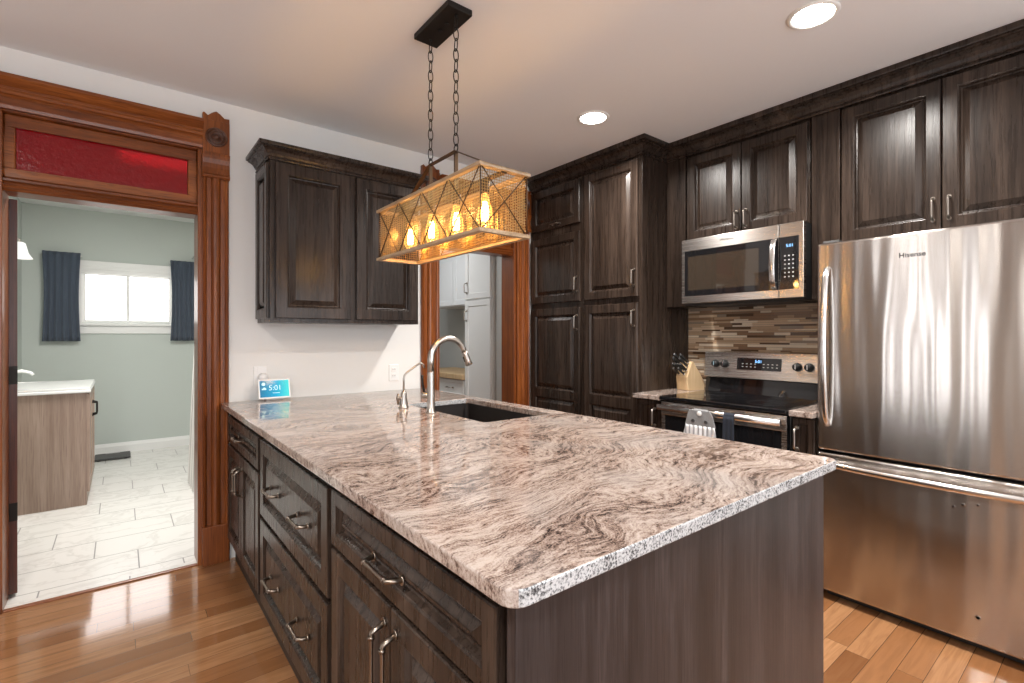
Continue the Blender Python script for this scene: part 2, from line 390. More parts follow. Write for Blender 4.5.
# left wall with two tall windows, front wall with two windows (windows invented, unseen: put in for daylight and reflections)
b = MB()
ys = [YF - .1, 1.28, 1.56, 1.78, 2.06, YB]
for i in (0, 2, 4): b.box(XL - .1, XL, ys[i], ys[i + 1], 0, CEIL)
for i in (1, 3): b.box(XL - .1, XL, ys[i], ys[i + 1], 0, .65); b.box(XL - .1, XL, ys[i], ys[i + 1], 2.15, CEIL)
S_(b, 'wall_left', simple('taupe_paint', (.34, .30, .265), .7))
b = MB(); xs = [XL, -1.3, 0.7, 1.6, 2.6, XR]
for i in (0, 2, 4): b.box(xs[i], xs[i + 1], YF - .1, YF, 0, CEIL)
for i in (1, 3): b.box(xs[i], xs[i + 1], YF - .1, YF, 0, .65); b.box(xs[i], xs[i + 1], YF - .1, YF, 2.25, CEIL)
S_(b, 'wall_front', m_wall)
m_pane = emis('invented_window_glow', (0.92, 0.96, 1.0), 1.6)
def invented_window(n, fm, a0, a1, z0, z1):  # invented, unseen windows whose glowing panes feed light and reflections
    r = struct('window_%d' % n, fm((a0 + a1) / 2, z0, 0))
    b = MB()
    for (p, q_, s_, t_) in ((a0 - .09, a0 + .03, z0 - .09, z1 + .09), (a1 - .03, a1 + .09, z0 - .09, z1 + .09), (a0 + .03, a1 - .03, z1 - .03, z1 + .09), (a0 + .03, a1 - .03, z0 - .09, z0 + .03), (a0 + .03, a1 - .03, (z0 + z1) / 2 - .02, (z0 + z1) / 2 + .02)):
        p0 = fm(p, s_, -.02); p1 = fm(q_, t_, .02); b.box(p0[0], p1[0], p0[1], p1[1], p0[2], p1[2])
    b.build('window_frame', m_trim, r, .004)
    p0 = fm(a0 + .02, z0 + .02, -.012); p1 = fm(a1 - .02, z1 - .02, -.006)
    MB().box(p0[0], p1[0], p0[1], p1[1], p0[2], p1[2]).build('window_pane', m_pane, r)
invented_window(2, FX(XL, 1), 1.28, 1.56, .65, 2.15); invented_window(3, FX(XL, 1), 1.78, 2.06, .65, 2.15)
invented_window(4, FY(YF, 1), -1.3, .7, .65, 2.25); invented_window(5, FY(YF, 1), 1.6, 2.6, .65, 2.25)

# bathroom shell
S_(MB().box(-0.9, -0.78, YB + WT, 7.1, 0, CEIL), 'wall_bathroom_left', m_sage)
S_(MB().box(1.36, 1.46, YB + WT, 7.1, 0, CEIL), 'wall_bathroom_right', m_sage)
WX0, WX1, WZ0, WZ1 = -0.33, 0.49, 1.44, 1.99
b = MB(); b.box(-.78, WX0, 7.0, 7.1, 0, CEIL); b.box(WX1, 1.36, 7.0, 7.1, 0, CEIL); b.box(WX0, WX1, 7.0, 7.1, 0, WZ0); b.box(WX0, WX1, 7.0, 7.1, WZ1, CEIL)
S_(b, 'wall_bathroom_back', m_sage)
b = MB().box(-.78, 1.36, YB + WT, YB + WT + .012, 0, .001)  # joint line under the door
def base_prof(mb, fm, a0, a1, h=.14, t=.018):
    mb.prism([(0, 0), (0, h), (t * .4, h), (t * .7, h - .02), (t, h - .035), (t, 0)], a0, a1, lambda p, q, a: fm(a, q, p))
b = MB(); base_prof(b, FY(7.0), -.78, 1.36, .115); S_(b, 'baseboard_bathroom_back', m_white)
# bathroom window
r = struct('window_1', (0.08, 7.0, WZ0))
b = MB(); fm = FY(7.0)
def rbox(mb, fm, a0, a1, z0, z1, d0, d1):
    p, q = fm(a0, z0, d0), fm(a1, z1, d1); mb.box(p[0], q[0], p[1], q[1], p[2], q[2])
for q in ((WX0 - .02, WX1 + .02, WZ1 - .02, WZ1 + .115), (WX0 - .07, WX0 + .012, WZ0 - .02, WZ1 - .02), (WX1 - .012, WX1 + .07, WZ0 - .02, WZ1 - .02)): rbox(b, fm, *q, -.02, .022)
rbox(b, fm, WX0 - .07, WX1 + .07, WZ1 + .02, WZ1 + .06, .022, .032)
b.build('window_casing', m_white, r, .004)
b = MB(); rbox(b, fm, WX0 - .09, WX1 + .09, WZ0 - .035, WZ0 - .005, -.03, .045); rbox(b, fm, WX0 - .06, WX1 + .06, WZ0 - .12, WZ0 - .035, 0, .018)
b.build('window_sill', m_white, r, .004)
b = MB()
for (a0, a1, d) in ((WX0 + .01, .085, -.03), (.055, WX1 - .01, -.05)):
    for q in ((a0, a0 + .03, WZ0, WZ1), (a1 - .03, a1, WZ0, WZ1), (a0 + .03, a1 - .03, WZ0, WZ0 + .03), (a0 + .03, a1 - .03, WZ1 - .03, WZ1)): rbox(b, fm, *q, d - .015, d)
b.build('window_sash', m_white, r, .002)
m_frost = emis('frosted_lit_pane', (1.0, 0.95, 0.93), 2.8)
b = MB(); rbox(b, fm, WX0 + .02, WX1 - .02, WZ0 + .01, WZ1 - .01, -.06, -.055); b.build('window_pane', m_frost, r)

# mudroom shell
S_(MB().box(1.46, 1.54, YB + WT, 7.0, 0, CEIL), 'wall_mudroom_left', m_grey)
S_(MB().box(2.81, 2.9, YB + WT, 3.80, 0, CEIL), 'wall_mudroom_right', m_grey)
S_(MB().box(3.36, 3.46, 3.80, 7.0, 0, CEIL).box(2.9, 3.36, 3.72, 3.80, 0, CEIL), 'wall_mudroom_side', m_grey)
S_(MB().box(1.54, 3.36, 6.4, 6.5, 0, CEIL), 'wall_mudroom_back', m_grey)

# ------------------------------------------------------------------ victorian door surrounds
CAS = [(0, 0), (0, .022), (.008, .03), (.016, .026), (.020, .018), (.040, .018), (.044, .026), (.052, .034), (.064, .037), (.076, .034), (.084, .026), (.088, .018), (.108, .018), (.112, .026), (.120, .03), (.128, .022), (.128, 0)]
def casing(mb, x0, x1, z0, z1, Y=YB):
    k = (x1 - x0) / .128
    mb.prism([(x0 + p * k, d) for p, d in CAS], z0, z1, lambda p, q, a: (p, Y - q, a))
def surround(n, X0, X1, cw, glass_mat, left_cut=None):
    """X0..X1 opening, casing width cw"""
    r = struct('door_%d' % n, ((X0 + X1) / 2, YB, 0))
    for k, (a, c_) in enumerate(((X0 - cw, X0), (X1, X1 + cw))):
        b = MB(); casing(b, a, c_, .22, 2.19); b.build('casing', m_trim, r)
        MB().box(a - .003, c_ + .003, YB - .042, YB, 0, .22).build('plinth_block', m_trim, r, .006)
        # capital with a rolled face
        b = MB(); pr = [(0, 2.19), (.036, 2.19), (.044, 2.198), (.044, 2.206), (.036, 2.214), (.034, 2.225), (.030, 2.25), (.030, 2.275), (.036, 2.30), (.042, 2.315), (.042, 2.333), (0, 2.333)]
        b.prism(pr, a - .004, c_ + .004, lambda p, q, t: (t, YB - p, q)); b.build('capital', m_trim, r, .002)
        b = MB(); cx = (a + c_) / 2; h2 = cw / 2 + .002
        b.box(cx - h2, cx + h2, YB - .042, YB, 2.333, 2.515)
        top = [(-h2, 2.515), (h2, 2.515), (h2, 2.543), (h2 * .62, 2.540), (h2 * .3, 2.560), (0, 2.572), (-h2 * .3, 2.560), (-h2 * .62, 2.540), (-h2 * .9, 2.556), (-h2, 2.55)]
        b.prism(top, YB - .036, YB, lambda p, q, t: (cx + p, t, q))
        o = b.build('corner_block', m_trim, r, .003)
        b = MB(); b.lathe([(.054, 0), (.054, .006), (.049, .013), (.044, .009), (.040, .001), (.036, .001), (.032, .009), (.027, .009), (.023, .001), (.019, .001), (.015, .011), (.009, .018), (.001, .020)], (cx, YB - .042, 2.42), '-Y', 32)
        b.build('rosette', m_rose, o)
    # cornice
    pr = [(0, 2.352), (.03, 2.352), (.034, 2.366), (.034, 2.40), (.042, 2.41), (.052, 2.414), (.058, 2.425), (.054, 2.436), (.044, 2.440), (.044, 2.450), (.058, 2.462), (.074, 2.476), (.082, 2.482), (.082, 2.498), (0, 2.498)]
    b = MB(); b.prism(pr, X0, X1, lambda p, q, a: (a, YB - p, q)); b.build('cornice', m_trimx, r)
    # jambs, soffit, transom
    b = MB(); b.box(X0 - .003, X0 + .022, YB - .002, YB + WT + .002, 0, DT); b.box(X1 - .022, X1 + .003, YB - .002, YB + WT + .002, 0, DT); b.box(X0 + .022, X1 - .022, YB - .002, YB + WT + .002, DT - .022, DT + .003)
    b.build('jamb', m_trim, r, .003)
    for sx, d in ((X0 - cw, 1), (X1, 1)):
        b = MB(); casing(b, sx, sx + cw, 0, 2.36); 
        b.v = [(p[0], 2 * YB + WT - p[1], p[2]) for p in b.v]; b.build('casing', m_trim, r)
    y0 = YB + .035; gx0, gx1, gz0, gz1 = X0 + .062, X1 - .066, 2.090, 2.290
    fr = MB(); fr.box(X0 + .022, X1 - .022, y0, y0 + .045, gz1, DT - .022); fr.box(X0 + .022, X1 - .022, y0, y0 + .045, 2.045, gz0); fr.box(X0 + .022, gx0, y0, y0 + .045, gz0, gz1); fr.box(gx1, X1 - .022, y0, y0 + .045, gz0, gz1)
    t = fr.build('transom_frame', m_trimx, r, .006)
    MB().box(gx0 - .005, gx1 + .005, y0 + .018, y0 + .024, gz0 - .005, gz1 + .005).build('transom_glass', glass_mat, t)
    pr = [(0, 1.98), (.024, 1.98), (.032, 1.988), (.028, 1.998), (.034, 2.006), (.030, 2.018), (.040, 2.026), (.040, 2.036), (.026, 2.045), (0, 2.045)]
    b = MB(); b.prism(pr, X0 + .022, X1 - .022, lambda p, q, a: (a, y0 + .012 - p, q)); b.box(X0 + .022, X1 - .022, y0 + .012, YB + WT, 1.985, 2.045); b.build('transom_bar', m_trimx, r)
    return r
m_red = M('ruby_glass'); _p = m_red.coord(False)
m_red.p(Base_Color=(0.24, 0.003, 0.006), Roughness=0.10, Transmission_Weight=0.12, IOR=1.45); m_red.bump(m_red.noise(_p, 45, 2), 0.25, 0.006); m_red = m_red.m
m_dkglass = simple('dim_glass', (0.10, 0.07, 0.05), 0.1, Transmission_Weight=0.5)
d1 = surround(1, D1[0], D1[1], .128, m_red)
MB().box(D1[0] + .022, D1[1] - .022, 3.288, 3.315, -0.001, .008).build('threshold', m_trimx, d1, .003)
MB().box(D1[0] + .022, D1[1] - .022, 3.316, 3.36, -0.01, .006).build('marble_saddle', m_tile, d1)
# open door leaf, swung back into the bathroom so that its hinge edge shows
hx, hy = D1[0] + .018, YB + WT - .022
leaf = MB(); leaf.box(0, .044, 0, .74, .012, 1.975)
ang = math.radians(12)
leaf.xform(Matrix.Translation((hx - .01, hy + .03, 0)) @ Matrix.Rotation(ang, 4, 'Z'))
lf = leaf.build('door_leaf', m_leafwood, d1, .003)
for z in (1.10, .42):
    b = MB().box(.002, .044, -.002, .01, z - .045, z + .045); b.tube([(-.002, -.004, z - .045), (-.002, -.004, z + .045)], .005, 8)
    b.xform(Matrix.Translation((hx - .01, hy + .03, 0)) @ Matrix.Rotation(ang, 4, 'Z')); b.build('hinge', m_iron, lf)
d2 = surround(2, D2[0], D2[1], .137, m_dkglass)

# ------------------------------------------------------------------ cabinets
def carcass(mb, x0, x1, y0, y1, z0, z1): mb.box(x0, x1, y0, y1, z0, z1)
def part_door(root, fm, a0, a1, z0, z1, name='door', pull=None, pmat=None, d0=0.021, **kw):
    mb = MB(); door(mb, fm, a0, a1, z0, z1, **kw); o = mb.build(name, m_cab, root)
    for pl in (pull or []):
        b = MB(); bow_pull(b, fm, pl[0], pl[1], pl[2], d0, pl[3], r=(.0055 if len(pl) > 4 else .0046), feet=(len(pl) > 4)); b.build('handle', pmat or m_pull, o)
    return o

# --- peninsula, drawer side faces -X
FP = FX(0.499, -1)
def base_unit(label, y0, y1):
    r = thing('base_cabinet', label, 'cabinet', (.79, (y0 + y1) / 2, 0))
    MB().box(.499, 1.08, y0, y1, .115, .884).build('cabinet_body', m_cab, r)
    MB().box(.525, 1.07, y0, y1, 0, .115).build('toe_kick', m_cab_dark, r)
    return r
r = base_unit('dark wood cabinet with one drawer over two doors, by the orange wood door casing', 2.398, 3.248)
part_door(r, FP, 2.412, 3.20, .70, .845, 'drawer_front', [(2.80, .775, .12, False, 1)], m_pewter, frame=.036)
part_door(r, FP, 2.412, 2.803, .15, .685, 'door', [(2.775, .56, .13, True, 1)], m_pewter)
part_door(r, FP, 2.809, 3.20, .15, .685, 'door', [(2.838, .56, .13, True, 1)], m_pewter)
r = base_unit('dark wood cabinet with two wide stacked drawers', 1.462, 2.394)
for z0, z1 in ((.52, .845), (.14, .50)):
    part_door(r, FP, 1.481, 2.371, z0, z1, 'drawer_front', [(2.12, (z0 + z1) / 2 - .005, .13, False, 1), (1.735, (z0 + z1) / 2 - .005, .13, False, 1)], m_pewter, frame=.056)
r = base_unit('dark wood cabinet with one drawer over two doors, by the end panel', .636, 1.458)
part_door(r, FP, .648, 1.446, .695, .853, 'drawer_front', [(1.06, .768, .15, False, 1)], m_pewter, frame=.038)
part_door(r, FP, .648, 1.044, .14, .682, 'door', [(1.018, .55, .17, True, 1)], m_pewter)
part_door(r, FP, 1.050, 1.446, .14, .682, 'door', [(1.078, .55, .17, True, 1)], m_pewter)
# end panel
b = MB().box(.489, 1.724, .608, .632, 0, .884)
tag(b.build('end_panel', m_panel, None, .002), 'wide plain dark wood panel closing the peninsula end under the granite', 'panel')
# sink side (faces the stove)
FQ = FX(1.69, 1)
r = thing('sink_cabinet', 'dark wood cabinet under the sink on the stove side of the peninsula', 'cabinet', (1.39, 2.17, 0))
b = MB().box(1.085, 1.69, 1.70, 1.72, .115, .884).box(1.085, 1.69, 2.62, 2.64, .115, .884).box(1.085, 1.105, 1.72, 2.62, .115, .884).box(1.682, 1.69, 1.72, 2.62, .115, .884).box(1.105, 1.67, 1.72, 2.62, .115, .135)
b.build('cabinet_body', m_cab, r); MB().box(1.085, 1.64, 1.70, 2.64, 0, .115).build('toe_kick', m_cab_dark, r)
part_door(r, FQ, 1.712, 2.166, .14, .85, 'door', [(2.135, .75, .11, True)]); part_door(r, FQ, 2.172, 2.628, .14, .85, 'door', [(2.205, .75, .11, True)])
for (y0, y1, lb) in ((.636, 1.696, 'dark wood base cabinet on the stove side, between sink and end panel'), (2.644, 3.248, 'dark wood base cabinet on the stove side, between sink and back wall')):
    r = thing('base_cabinet', lb, 'cabinet', (1.39, (y0 + y1) / 2, 0))
    MB().box(1.085, 1.69, y0, y1, .115, .884).build('cabinet_body', m_cab, r); MB().box(1.085, 1.64, y0, y1, 0, .115).build('toe_kick', m_cab_dark, r)
    part_door(r, FQ, y0 + .012, y1 - .012, .695, .85, 'drawer_front', [((y0 + y1) / 2, .77, .11, False)], frame=.036)
    ym = (y0 + y1) / 2
    part_door(r, FQ, y0 + .012, ym - .003, .14, .682, 'door', [(ym - .035, .58, .11, True)]); part_door(r, FQ, ym + .003, y1 - .012, .14, .682, 'door', [(ym + .035, .58, .11, True)])

# --- peninsula worktop with the sink cut-out
def slab(name, outer, hole, z0, z1, mats, label, cat):
    bm = bmesh.new(); es = []
    for loop in ([outer, hole] if hole else [outer]):
        vs = [bm.verts.new((x, y, z0)) for x, y in loop]
        es += [bm.edges.new((vs[i], vs[(i + 1) % len(vs)])) for i in range(len(vs))]
    bmesh.ops.triangle_fill(bm, use_beauty=True, use_dissolve=True, edges=es)
    ex = bmesh.ops.extrude_face_region(bm, geom=bm.faces[:])
    bmesh.ops.translate(bm, verts=[v for v in ex['geom'] if isinstance(v, bmesh.types.BMVert)], vec=(0, 0, z1 - z0))
    bmesh.ops.recalc_face_normals(bm, faces=bm.faces)
    xs = [p[0] for p in outer]; ys = [p[1] for p in outer]; off = Vector(((min(xs) + max(xs)) / 2, (min(ys) + max(ys)) / 2, z0))
    for f_ in bm.faces:
        f_.normal_update(); f_.material_index = 1 if abs(f_.normal.y) > .8 else 0
    bmesh.ops.translate(bm, verts=bm.verts, vec=-off)
    me = bpy.data.meshes.new(name); bm.to_mesh(me); bm.free()
    for m in mats: me.materials.append(m)
    o = bpy.data.objects.new(name, me); C.objects.link(o); o.location = off
    bv = o.modifiers.new('bevel', 'BEVEL'); bv.width = .004; bv.segments = 3; bv.limit_method = 'ANGLE'; bv.angle_limit = math.radians(50)
    return tag(o, label, cat)
def rounded(x0, x1, y0, y1, rs):
    out = []
    for (cx, cy, a0), r in zip(((x0, y0, 180), (x1, y0, 270), (x1, y1, 0), (x0, y1, 90)), rs):
        if r == 0: out.append((cx, cy)); continue
        ox = cx + (r if cx == x0 else -r); oy = cy + (r if cy == y0 else -r)
        for k in range(7): a = math.radians(a0 + 15 * k); out.append((ox + r * math.cos(a), oy + r * math.sin(a)))
    return out
SK = (1.26, 1.668, 1.785, 2.545)
slab('peninsula_countertop', rounded(.452, 1.748, .572, 3.25, (.035, .035, 0, 0)), rounded(*SK, (.02,) * 4), .884, .914, [m_gran, m_granx],
     'large polished beige granite countertop of the peninsula with brown veins', 'countertop')
# undermount sink
b = MB(); x0, x1, y0, y1 = SK[0] - .004, SK[1] + .004, SK[2] - .004, SK[3] + .004; t = .008; zb = .66
ro, ri = rounded(x0 - t, x1 + t, y0 - t, y1 + t, (.03,) * 4), rounded(x0, x1, y0, y1, (.022,) * 4); n = len(ro)
loops = [[(x, y, .884) for x, y in ro], [(x, y, zb - t) for x, y in ro], ]
v = [(x, y, .884) for x, y in ro] + [(x, y, zb - t) for x, y in ro] + [(x, y, .884) for x, y in ri] + [(x, y, zb) for x, y in ri]
f = []
for i in range(n):
    j = (i + 1) % n; f += [(i, j, n + j, n + i), (2 * n + i, 3 * n + i, 3 * n + j, 2 * n + j), (i, 2 * n + i, 2 * n + j, j)]
f += [tuple(n + i for i in range(n)), tuple(3 * n + i for i in range(n))]
b.add(v, f)
sk = thing('kitchen_sink', 'dark brown undermount sink basin set into the granite countertop', 'sink', ((x0 + x1) / 2, (y0 + y1) / 2, zb))
b.build('basin', m_sink, sk)
MB().lathe([(.045, 0), (.045, .003), (.036, .004), (.03, .001), (.001, .001)], ((x0 + x1) / 2, (y0 + y1) / 2, zb), 'Z', 24).build('drain', m_nickel, sk)

# faucet
fx, fy, fz = 1.205, 2.168, .914
r = thing('kitchen_faucet', 'tall arched brushed nickel faucet with pull-down head beside the sink', 'faucet', (fx, fy, fz))
MB().lathe([(.026, 0), (.026, .005), (.0195, .010), (.0188, .05), (.0178, .16), (.0170, .20), (.0165, .205)], (fx, fy, fz), 'Z', 24).build('base', m_nickel, r)
pts = [(fx, fy, fz + .20), (fx, fy, fz + .26)]
for k in range(1, 15):
    a = PI - k * (PI * .90) / 14; pts.append((fx + .101 + .101 * math.cos(a), fy, fz + .265 + .104 * math.sin(a)))
MB().tube(pts, [.0166] * 2 + [.0166 - .0002 * k for k in range(len(pts) - 2)], 16).build('spout', m_nickel, r)
e = Vector(pts[-1]); dr = (Vector(pts[-1]) - Vector(pts[-2])).normalized()
b = MB().tube([e - dr * .004, e + dr * .012, e + dr * .045, e + dr * .070, e + dr * .073], [.0150, .0160, .0180, .0205, .018], 16)
h = b.build('spray_head', m_nickel, r)
q_ = e + dr * .034; sd = Vector((dr.z, 0, -dr.x)); sd = sd if sd.x < 0 else -sd
MB().hexa([tuple(q_ + sd * a_ + Vector((0, y_, 0)) + dr * t_) for t_ in (.016, -.014) for a_, y_ in ((.012, -.006), (.0185, -.006), (.0185, .006), (.012, .006))]).build('spray_button', m_black, h, .002)
b = MB().lathe([(.0125, 0), (.0125, .03), (.017, .034), (.017, .05), (.012, .056), (.001, .057)], (fx, fy, fz + .085), 'Y', 18)
b.xform(Matrix.Translation((fx, fy, 0)) @ Matrix.Rotation(math.radians(18), 4, 'Z') @ Matrix.Translation((-fx, -fy, 0)))
hd = b.build('handle', m_nickel, r)
a = math.radians(18); hxp = Vector((fx - math.sin(a) * .045, fy + math.cos(a) * .045, fz + .10))
MB().tube([hxp, hxp + Vector((-.004, .008, .04)), hxp + Vector((-.006, .012, .085))], [.006, .0055, .007], 10).build('lever', m_iron, hd)
# filtered-water faucet
gx, gy = 1.178, 2.412
r = thing('filter_faucet', 'small gooseneck drinking water tap with side lever on the granite', 'faucet', (gx, gy, fz))
MB().lathe([(.027, 0), (.027, .006), (.022, .010), (.021, .03), (.015, .06), (.017, .072), (.012, .085), (.007, .09)], (gx, gy, fz), 'Z', 20).build('base', m_nickel, r)
pts = [(gx, gy, fz + .085), (gx, gy, fz + .155), (gx + .004, gy, fz + .17), (gx + .014, gy, fz + .182), (gx + .075, gy, fz + .222), (gx + .095, gy, fz + .233), (gx + .108, gy, fz + .232), (gx + .118, gy, fz + .224), (gx + .122, gy, fz + .207)]
MB().tube(pts, .0052, 10).build('spout', m_nickel, r)
b = MB().tube([(gx, gy, fz + .05), (gx - .032, gy, fz + .055)], .008, 12); b.tube([(gx - .030, gy, fz + .078), (gx - .034, gy, fz + .055), (gx - .030, gy, fz + .02)], [.006, .009, .006], 10)
b.build('handle', m_pewter, r)

# --- wall cabinet on the back wall
CX0, CX1, CY = .648, 1.558, 2.974
r = thing('wall_cabinet', 'dark wood two-door wall cabinet above the smart display', 'cabinet', ((CX0 + CX1) / 2, (CY + YB) / 2, 1.372))
MB().box(CX0, CX1, CY, YB, 1.372, 2.29).build('cabinet_body', m_cab, r, .001)
FW = FY(CY, -1)
part_door(r, FW, .675, 1.098, 1.395, 2.262, 'door', frame=.06); part_door(r, FW, 1.132, 1.546, 1.395, 2.262, 'door', frame=.06)
b = MB(); door(b, FX(CX0, -1), CY + .018, YB - .012, 1.395, 2.262, t=.014, frame=.05); b.build('side_panel', m_cab, r)
CR = [(0, 0), (.011, 0), (.013, .005), (.011, .010), (.006, .011), (.006, .015), (.012, .017), (.017, .028), (.028, .044), (.042, .053), (.052, .056), (.052, .062), (.062, .063), (.064, .068), (.064, .082), (0, .082)]
def crown(mb, path, z, prof, k=1.0, kz=1.0):
    """mitred moulding along a plan polyline; each entry (x,y, outward offset unit vector)"""
    n = len(prof); v = []
    for (x, y, ox, oy) in path: v += [(x + ox * p * k, y + oy * p * k, z + q * kz) for p, q in prof]
    f = []
    for i in range(len(path) - 1):
        for j in range(n): f.append((i * n + j, i * n + (j + 1) % n, (i + 1) * n + (j + 1) % n, (i + 1) * n + j))
    mb.add(v, f); mb.add(v, [tuple(range(n)), tuple((len(path) - 1) * n + j for j in range(n))])
b = MB(); crown(b, [(CX0, YB, -1, 0), (CX0, CY - .001, -1, -1), (CX1, CY - .001, 1, -1), (CX1, YB, 1, 0)], 2.272, CR, 1.0, 1.0); b.build('crown', m_cab, r)

# --- pantry columns
PX = 2.80; FN = FX(PX, -1)
def pantry(label, y0, y1, doors):
    r = thing('pantry_cabinet', label, 'cabinet', ((PX + XR) / 2, (y0 + y1) / 2, 0))
    MB().box(PX, XR, y0, y1, .10, 2.56).build('cabinet_body', m_cab, r, .001)
    MB().box(PX + .05, XR, y0, y1, 0, .10).build('toe_kick', m_cab_dark, r)
    for (z0, z1, pan, pull) in doors: part_door(r, FN, y0 + .028, y1 - .02, z0, z1, 'door', pull, panels=pan)
low = [(.16, .78), (.855, 1.463)]
pantry('tall dark pantry column beside the doorway, small door on top', 2.647, 3.268, [
    (2.177, 2.512, None, [(2.93, 2.205, .085, False)]), (1.568, 2.112, None, [(2.70, 1.70, .11, True)]), (.11, 1.52, [(.16, .787), (.857, 1.466)], [(2.70, 1.40, .11, True)])])
pantry('tall dark pantry column beside the stove counter, one long upper door', 2.10, 2.643, [
    (1.568, 2.515, None, [(2.155, 1.70, .11, True)]), (.11, 1.525, [(.16, .787), (.857, 1.466)], [(2.155, 1.42, .11, True)])])

# --- upper cabinets on the right wall
UX = 3.10; FU = FX(UX, -1)
r = thing('upper_cabinet', 'dark wood two-door cabinet above the microwave', 'cabinet', ((UX + XR) / 2, 1.55, 1.95))
MB().box(UX, XR, 1.163, 1.945, 1.945, 2.56).build('cabinet_body', m_cab, r, .001)
part_door(r, FU, 1.172, 1.552, 1.953, 2.522, 'door', [(1.59 - .065, 2.035, .105, True)]); part_door(r, FU, 1.558, 1.938, 1.953, 2.522, 'door', [(1.585, 2.035, .105, True)])
r = thing('upper_cabinet', 'dark wood two-door cabinet above the refrigerator', 'cabinet', ((UX + XR) / 2, .58, 1.79))
MB().box(UX, XR, .14, 1.004, 1.79, 2.56).build('cabinet_body', m_cab, r, .001)
part_door(r, FU, .584, 1.0, 1.805, 2.526, 'door', [(.612, 1.905, .105, True)]); part_door(r, FU, .16, .578, 1.805, 2.526, 'door', [(.552, 1.905, .105, True)])
for (y0, y1, lb) in ((1.949, 2.098, 'tall narrow dark wood filler panel between the pantry and the microwave'), (1.008, 1.148, 'tall narrow dark wood filler panel between the microwave and the refrigerator')):
    tag(MB().box(UX - .019, XR, y0, y1, 1.50, 2.56).build('filler_panel', m_cab, None, .002), lb, 'panel')
b = MB(); zc = 2.535
CR2 = [(0, 0), (.012, 0), (.014, .006), (.012, .012), (.006, .013), (.006, .019), (.012, .020), (.016, .026), (.020, .040), (.030, .056), (.044, .066), (.054, .069), (.054, .077), (.066, .078), (.068, .084), (.068, .108), (0, .108)]
crown(b, [(PX - .001, 3.275, -1, 0), (PX - .001, 2.099, -1, -1), (UX - .022, 2.099, -1, -1), (UX - .022, .10, -1, 0)], zc, CR2)
tag(b.build('crown_molding', m_cab, None), 'dark stained crown molding running along the right wall cabinets at the ceiling', 'molding')

# --- stove wall base cabinets and counters
for (y0, y1, lb, hy_, cl) in ((1.886, 2.098, 'narrow dark base cabinet between the pantry and the stove', 1.945, 'short granite counter piece holding the knife block'),
                          (.996, 1.112, 'narrow dark base cabinet between the stove and the refrigerator', 1.085, 'small granite counter piece between the stove and the refrigerator')):
    r = thing('base_cabinet', lb, 'cabinet', (3.05, (y0 + y1) / 2, 0))
    MB().box(2.745, XR, y0, y1, .10, .884).build('cabinet_body', m_cab, r); MB().box(2.80, XR, y0, y1, 0, .10).build('toe_kick', m_cab_dark, r)
    b = MB(); door(b, FX(2.745), y0 + .006, y1 - .006, .12, .875, frame=.03, style='flat'); d_ = b.build('door', m_cab, r)
    b = MB(); bow_pull(b, FX(2.745), hy_, .77, .11, .021); b.build('handle', m_nickel, d_)
    slab('countertop', rounded(2.69, XR, y0, y1, (.004, .004, 0, 0)), None, .884, .914, [m_gran, m_gran], cl, 'countertop')

# --- mosaic backsplash
cols = [(.12, .070, .042), (.29, .18, .11), (.48, .33, .21), (.64, .48, .33), (.80, .69, .55), (.34, .27, .21)]
ms = [simple('mosaic_tile', c, .12 if i in (0, 1, 5) else .3) for i, c in enumerate(cols)] + [simple('mosaic_grout', (.14, .10, .075), .8)]
b = MB(); b.box(XR - .004, XR, .96, 2.10, .914, 1.52, 6)
z = .918
while z < 1.505:
    h_ = random.choice((.011, .015, .019)); y = .96 - random.random() * .1
    while y < 2.10:
        L = random.choice((.07, .10, .14, .19, .25)); b0, b1 = max(y, .96), min(y + L - .0015, 2.10)
        if b1 - b0 > .004: b.box(XR - .009 - random.random() * .002, XR - .003, b0, b1, z, z + h_ - .0015, random.choice((0, 1, 1, 2, 2, 3, 3, 4, 4, 5)))
        y += L
    z += h_
tag(b.build('backsplash', ms, None), 'brown and tan linear mosaic tile backsplash behind the stove', 'backsplash')

# --- microwave
r = thing('microwave', 'stainless over-the-range microwave with black glass door', 'microwave', (3.15, 1.535, 1.512))
mx = 2.985; y0, y1, z0, z1 = 1.152, 1.918, 1.512, 1.940
MB().box(mx + .03, XR - .012, y0 + .003, y1 - .003, z0 - .012, z1 - .003).build('case', m_black, r, .004)
ydoor = 1.286
b = MB(); b.box(mx, mx + .03, ydoor + .001, y1, z0, z1); fr = b.build('door', m_steel, r, .004)
MB().box(mx - .002, mx + .002, ydoor + .002, 1.893, 1.562, 1.862).build('glass', m_blackglass, fr, .001)
MB().box(mx - .0026, mx - .0019, 1.40, 1.868, 1.598, 1.822).build('window', simple('microwave_window', (.035, .026, .019), .05, Coat_Weight=1.0, Coat_Roughness=.02), fr)
pts = [(mx - .002, 1.307, 1.855), (mx - .022, 1.307, 1.845), (mx - .038, 1.307, 1.80), (mx - .045, 1.307, 1.71), (mx - .038, 1.307, 1.62), (mx - .022, 1.307, 1.577), (mx - .002, 1.307, 1.567)]
MB().tube(pts, .017, 16, flat=.42, up=(0, 1, 0)).build('handle', m_steel_handle, fr)
cp = MB().box(mx, mx + .03, y0, ydoor - .001, z0, z1).build('control_panel', m_steel, r, .004)
MB().box(mx - .002, mx + .002, 1.178, ydoor - .002, 1.562, 1.862).build('panel_glass', m_blackglass, cp, .001)
m_key = simple('key_print', (.45, .45, .43), .5)
m_digit = emis('blue_digits', (.25, .55, 1.0), 2.0)
b = MB()
for i in range(6):
    for j in range(3): b.box(mx - .0028, mx - .0019, 1.203 + j * .022, 1.211 + j * .022, 1.63 + i * .024, 1.637 + i * .024)
b.build('keypad', m_key, cp)
